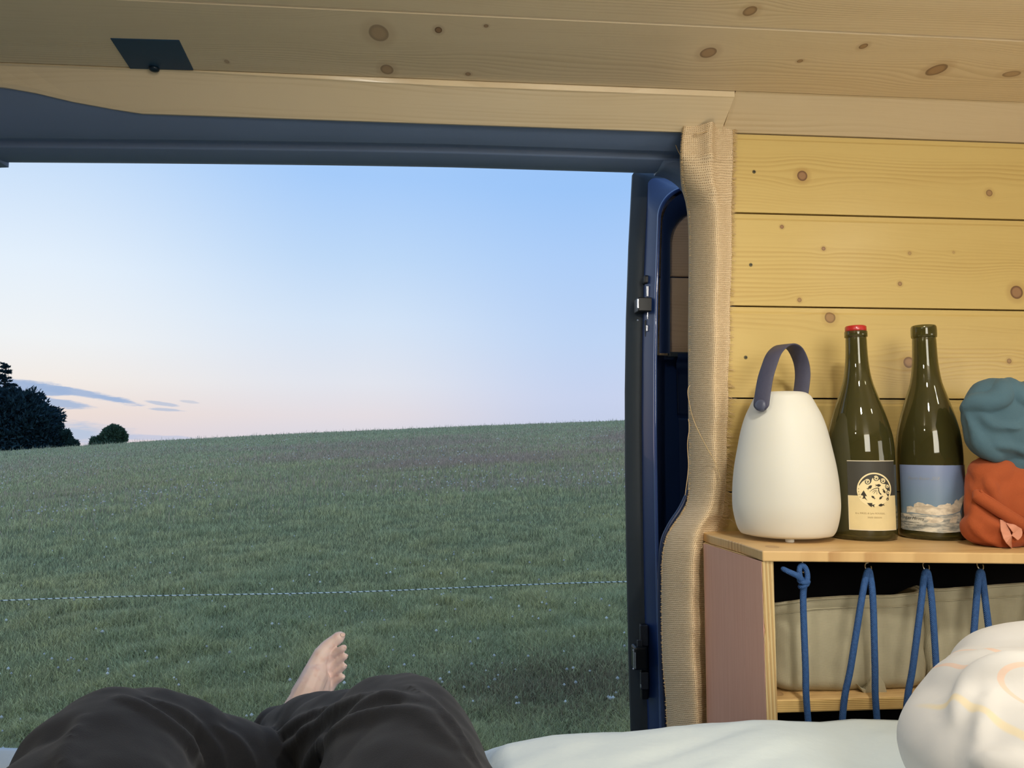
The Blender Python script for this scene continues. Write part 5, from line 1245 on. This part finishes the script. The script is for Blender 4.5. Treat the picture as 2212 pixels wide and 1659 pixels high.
def tree(name, label, lumps, size, n, m, trunk, group=None, seed=1):
    r = np.random.default_rng(seed); base = lumps[0][0]; g0 = float(ground(base.x, base.y)); t_ = thing(name, (base.x, base.y, g0), label, 'tree', group)
    VV, FF, k = [], [], 0; core = []
    for c, rx, ry, rz in lumps:
        N = int(n*rx*rz); d = r.normal(size=(N, 3)); d /= np.linalg.norm(d, axis=1)[:, None]; rad = (.78+.34*r.random(N)**2.2)*(1.04+.13*np.sin(d[:, 0]*9+seed+c.x)*np.sin(d[:, 2]*8+c.z)+.07*np.sin(d[:, 0]*23+c.x)*np.sin(d[:, 2]*19))
        P = np.array(c)+d*np.array([rx, ry, rz])*rad[:, None]; v, f = tris(P, d+np.array([0, 0, .3]), size, r); VV.append(v); FF.append(f+k); k += len(v)
        core.append(ball(c, .86, (rx, ry, rz), sub=3))
    me = fast_mesh('foliage', np.concatenate(VV), np.concatenate(FF)); o = put('foliage', me, m, t_); o['kind'] = 'stuff'
    put('inner_foliage', merge(*core), m, t_, True)
    put('trunk', tube([Vector((base.x, base.y, g0-.2)), Vector((base.x, base.y, base.z))], trunk, 8), bark, t_, True); return t_
DY = 78.0
def lump(px, py, rx, ry, Y=DY, dz=.8): k = pxm(px, py, Y); return (at(px, py, Y=Y), rx*k, rx*k*dz, ry*k)
tree('broad_conifer', 'broad dark rounded tree at the left edge, beyond the meadow crest', [lump(20, 945, 92, 92), lump(60, 930, 52, 60), lump(-60, 930, 90, 100), lump(95, 960, 38, 42), lump(118, 975, 28, 38), lump(30, 885, 36, 40), lump(75, 900, 20, 24), lump(92, 918, 18, 22), lump(108, 938, 16, 20), lump(128, 952, 14, 18), lump(55, 872, 18, 18), lump(-10, 990, 120, 50)], .24, 3600, leafd, .4, 'trees beyond the crest', 3)
tree('leafy_bush', 'small dark bush between the rounded tree and the lone bush', [lump(136, 952, 15, 18), lump(143, 946, 7, 14), lump(154, 962, 12, 10), lump(128, 945, 8, 14), lump(146, 985, 22, 18)], .17, 14000, leafd2, .1, 'trees beyond the crest', 5)
tree('leafy_bush', 'lone small leafy bush standing on the crest at left', [lump(238, 948, 17, 21, 74), lump(255, 945, 12, 18, 74), lump(215, 955, 15, 10, 74), lump(232, 970, 34, 16, 74), lump(264, 945, 8, 8, 74), lump(252, 930, 6, 8, 74), lump(243, 930, 5, 10, 74), lump(232, 936, 6, 9, 74), lump(226, 946, 7, 8, 74), lump(262, 938, 6, 7, 74), lump(208, 958, 9, 7, 74)], .17, 11000, leafm, .1, 'trees beyond the crest', 8)
# spruce: tiers of drooping boughs round a trunk
r_ = np.random.default_rng(9); top = at(12, 786, Y=84.); g0 = float(ground(top.x, top.y)); spr = thing('spruce', (top.x, top.y, g0), 'tall spruce with open boughs rising behind the rounded tree', 'tree', 'trees beyond the crest')
put('trunk', tube([Vector((top.x, top.y, g0)), top+Vector((0, 0, -.1))], [.28, .03], 8), bark, spr, True)
VV, FF, k = [], [], 0; z = top.z-.2
while z > top.z-9:
    dz = top.z-z
    for q in range(7):
        a = r_.random()*2*PI; L = .35+dz*.30*(.7+.5*r_.random()); n = int(40+L*80); u = r_.random(n)
        d = np.array([math.cos(a), math.sin(a), .05+.35*r_.random()]); zj_ = z+.5*(r_.random()-.5); P = np.array([top.x, top.y, zj_])+d*L*u[:, None]+np.array([0, 0, -.12])*(u*u*L)[:, None]+r_.normal(size=(n, 3))*np.array([.10, .10, .05])*(1.2-u)[:, None]
        v, f = tris(P, np.repeat(d[None], n, 0)*.8, .12, r_); VV.append(v); FF.append(f+k); k += len(v)
    z -= .52+.12*r_.random()
put('boughs', fast_mesh('boughs', np.concatenate(VV), np.concatenate(FF)), leafd, spr)['kind'] = 'stuff'

# ------------------------------------------------------------------ dark plate in the ceiling
pq_ = [at(a, b, Z=ZC-.0012) for a, b in ((238, 84), (387, 88), (418, 152), (281, 149))]
v = [p for p in pq_]+[p+Vector((0, 0, .004)) for p in pq_]
plate = thing('ceiling_plate', (pq_[0].x+.05, pq_[0].y+.03, ZC), 'small dark blue square plate set in the wooden ceiling at left', 'plate')
put('plate', bevelled((v, [(0, 1, 2, 3), (7, 6, 5, 4)]+[(i, 4+i, 4+(i+1) % 4, (i+1) % 4) for i in range(4)]), .0008, 2, .3), plain('dark_teal_plate', (30, 62, 88), .5, 0, .1, 60), plate)
p = at(333, 149, Z=ZC-.003); put('screw_head', ball(p, .0075, (1, 1, .55), sub=3), plain('dark_screw', (24, 40, 54), .3, .4), plate, True)
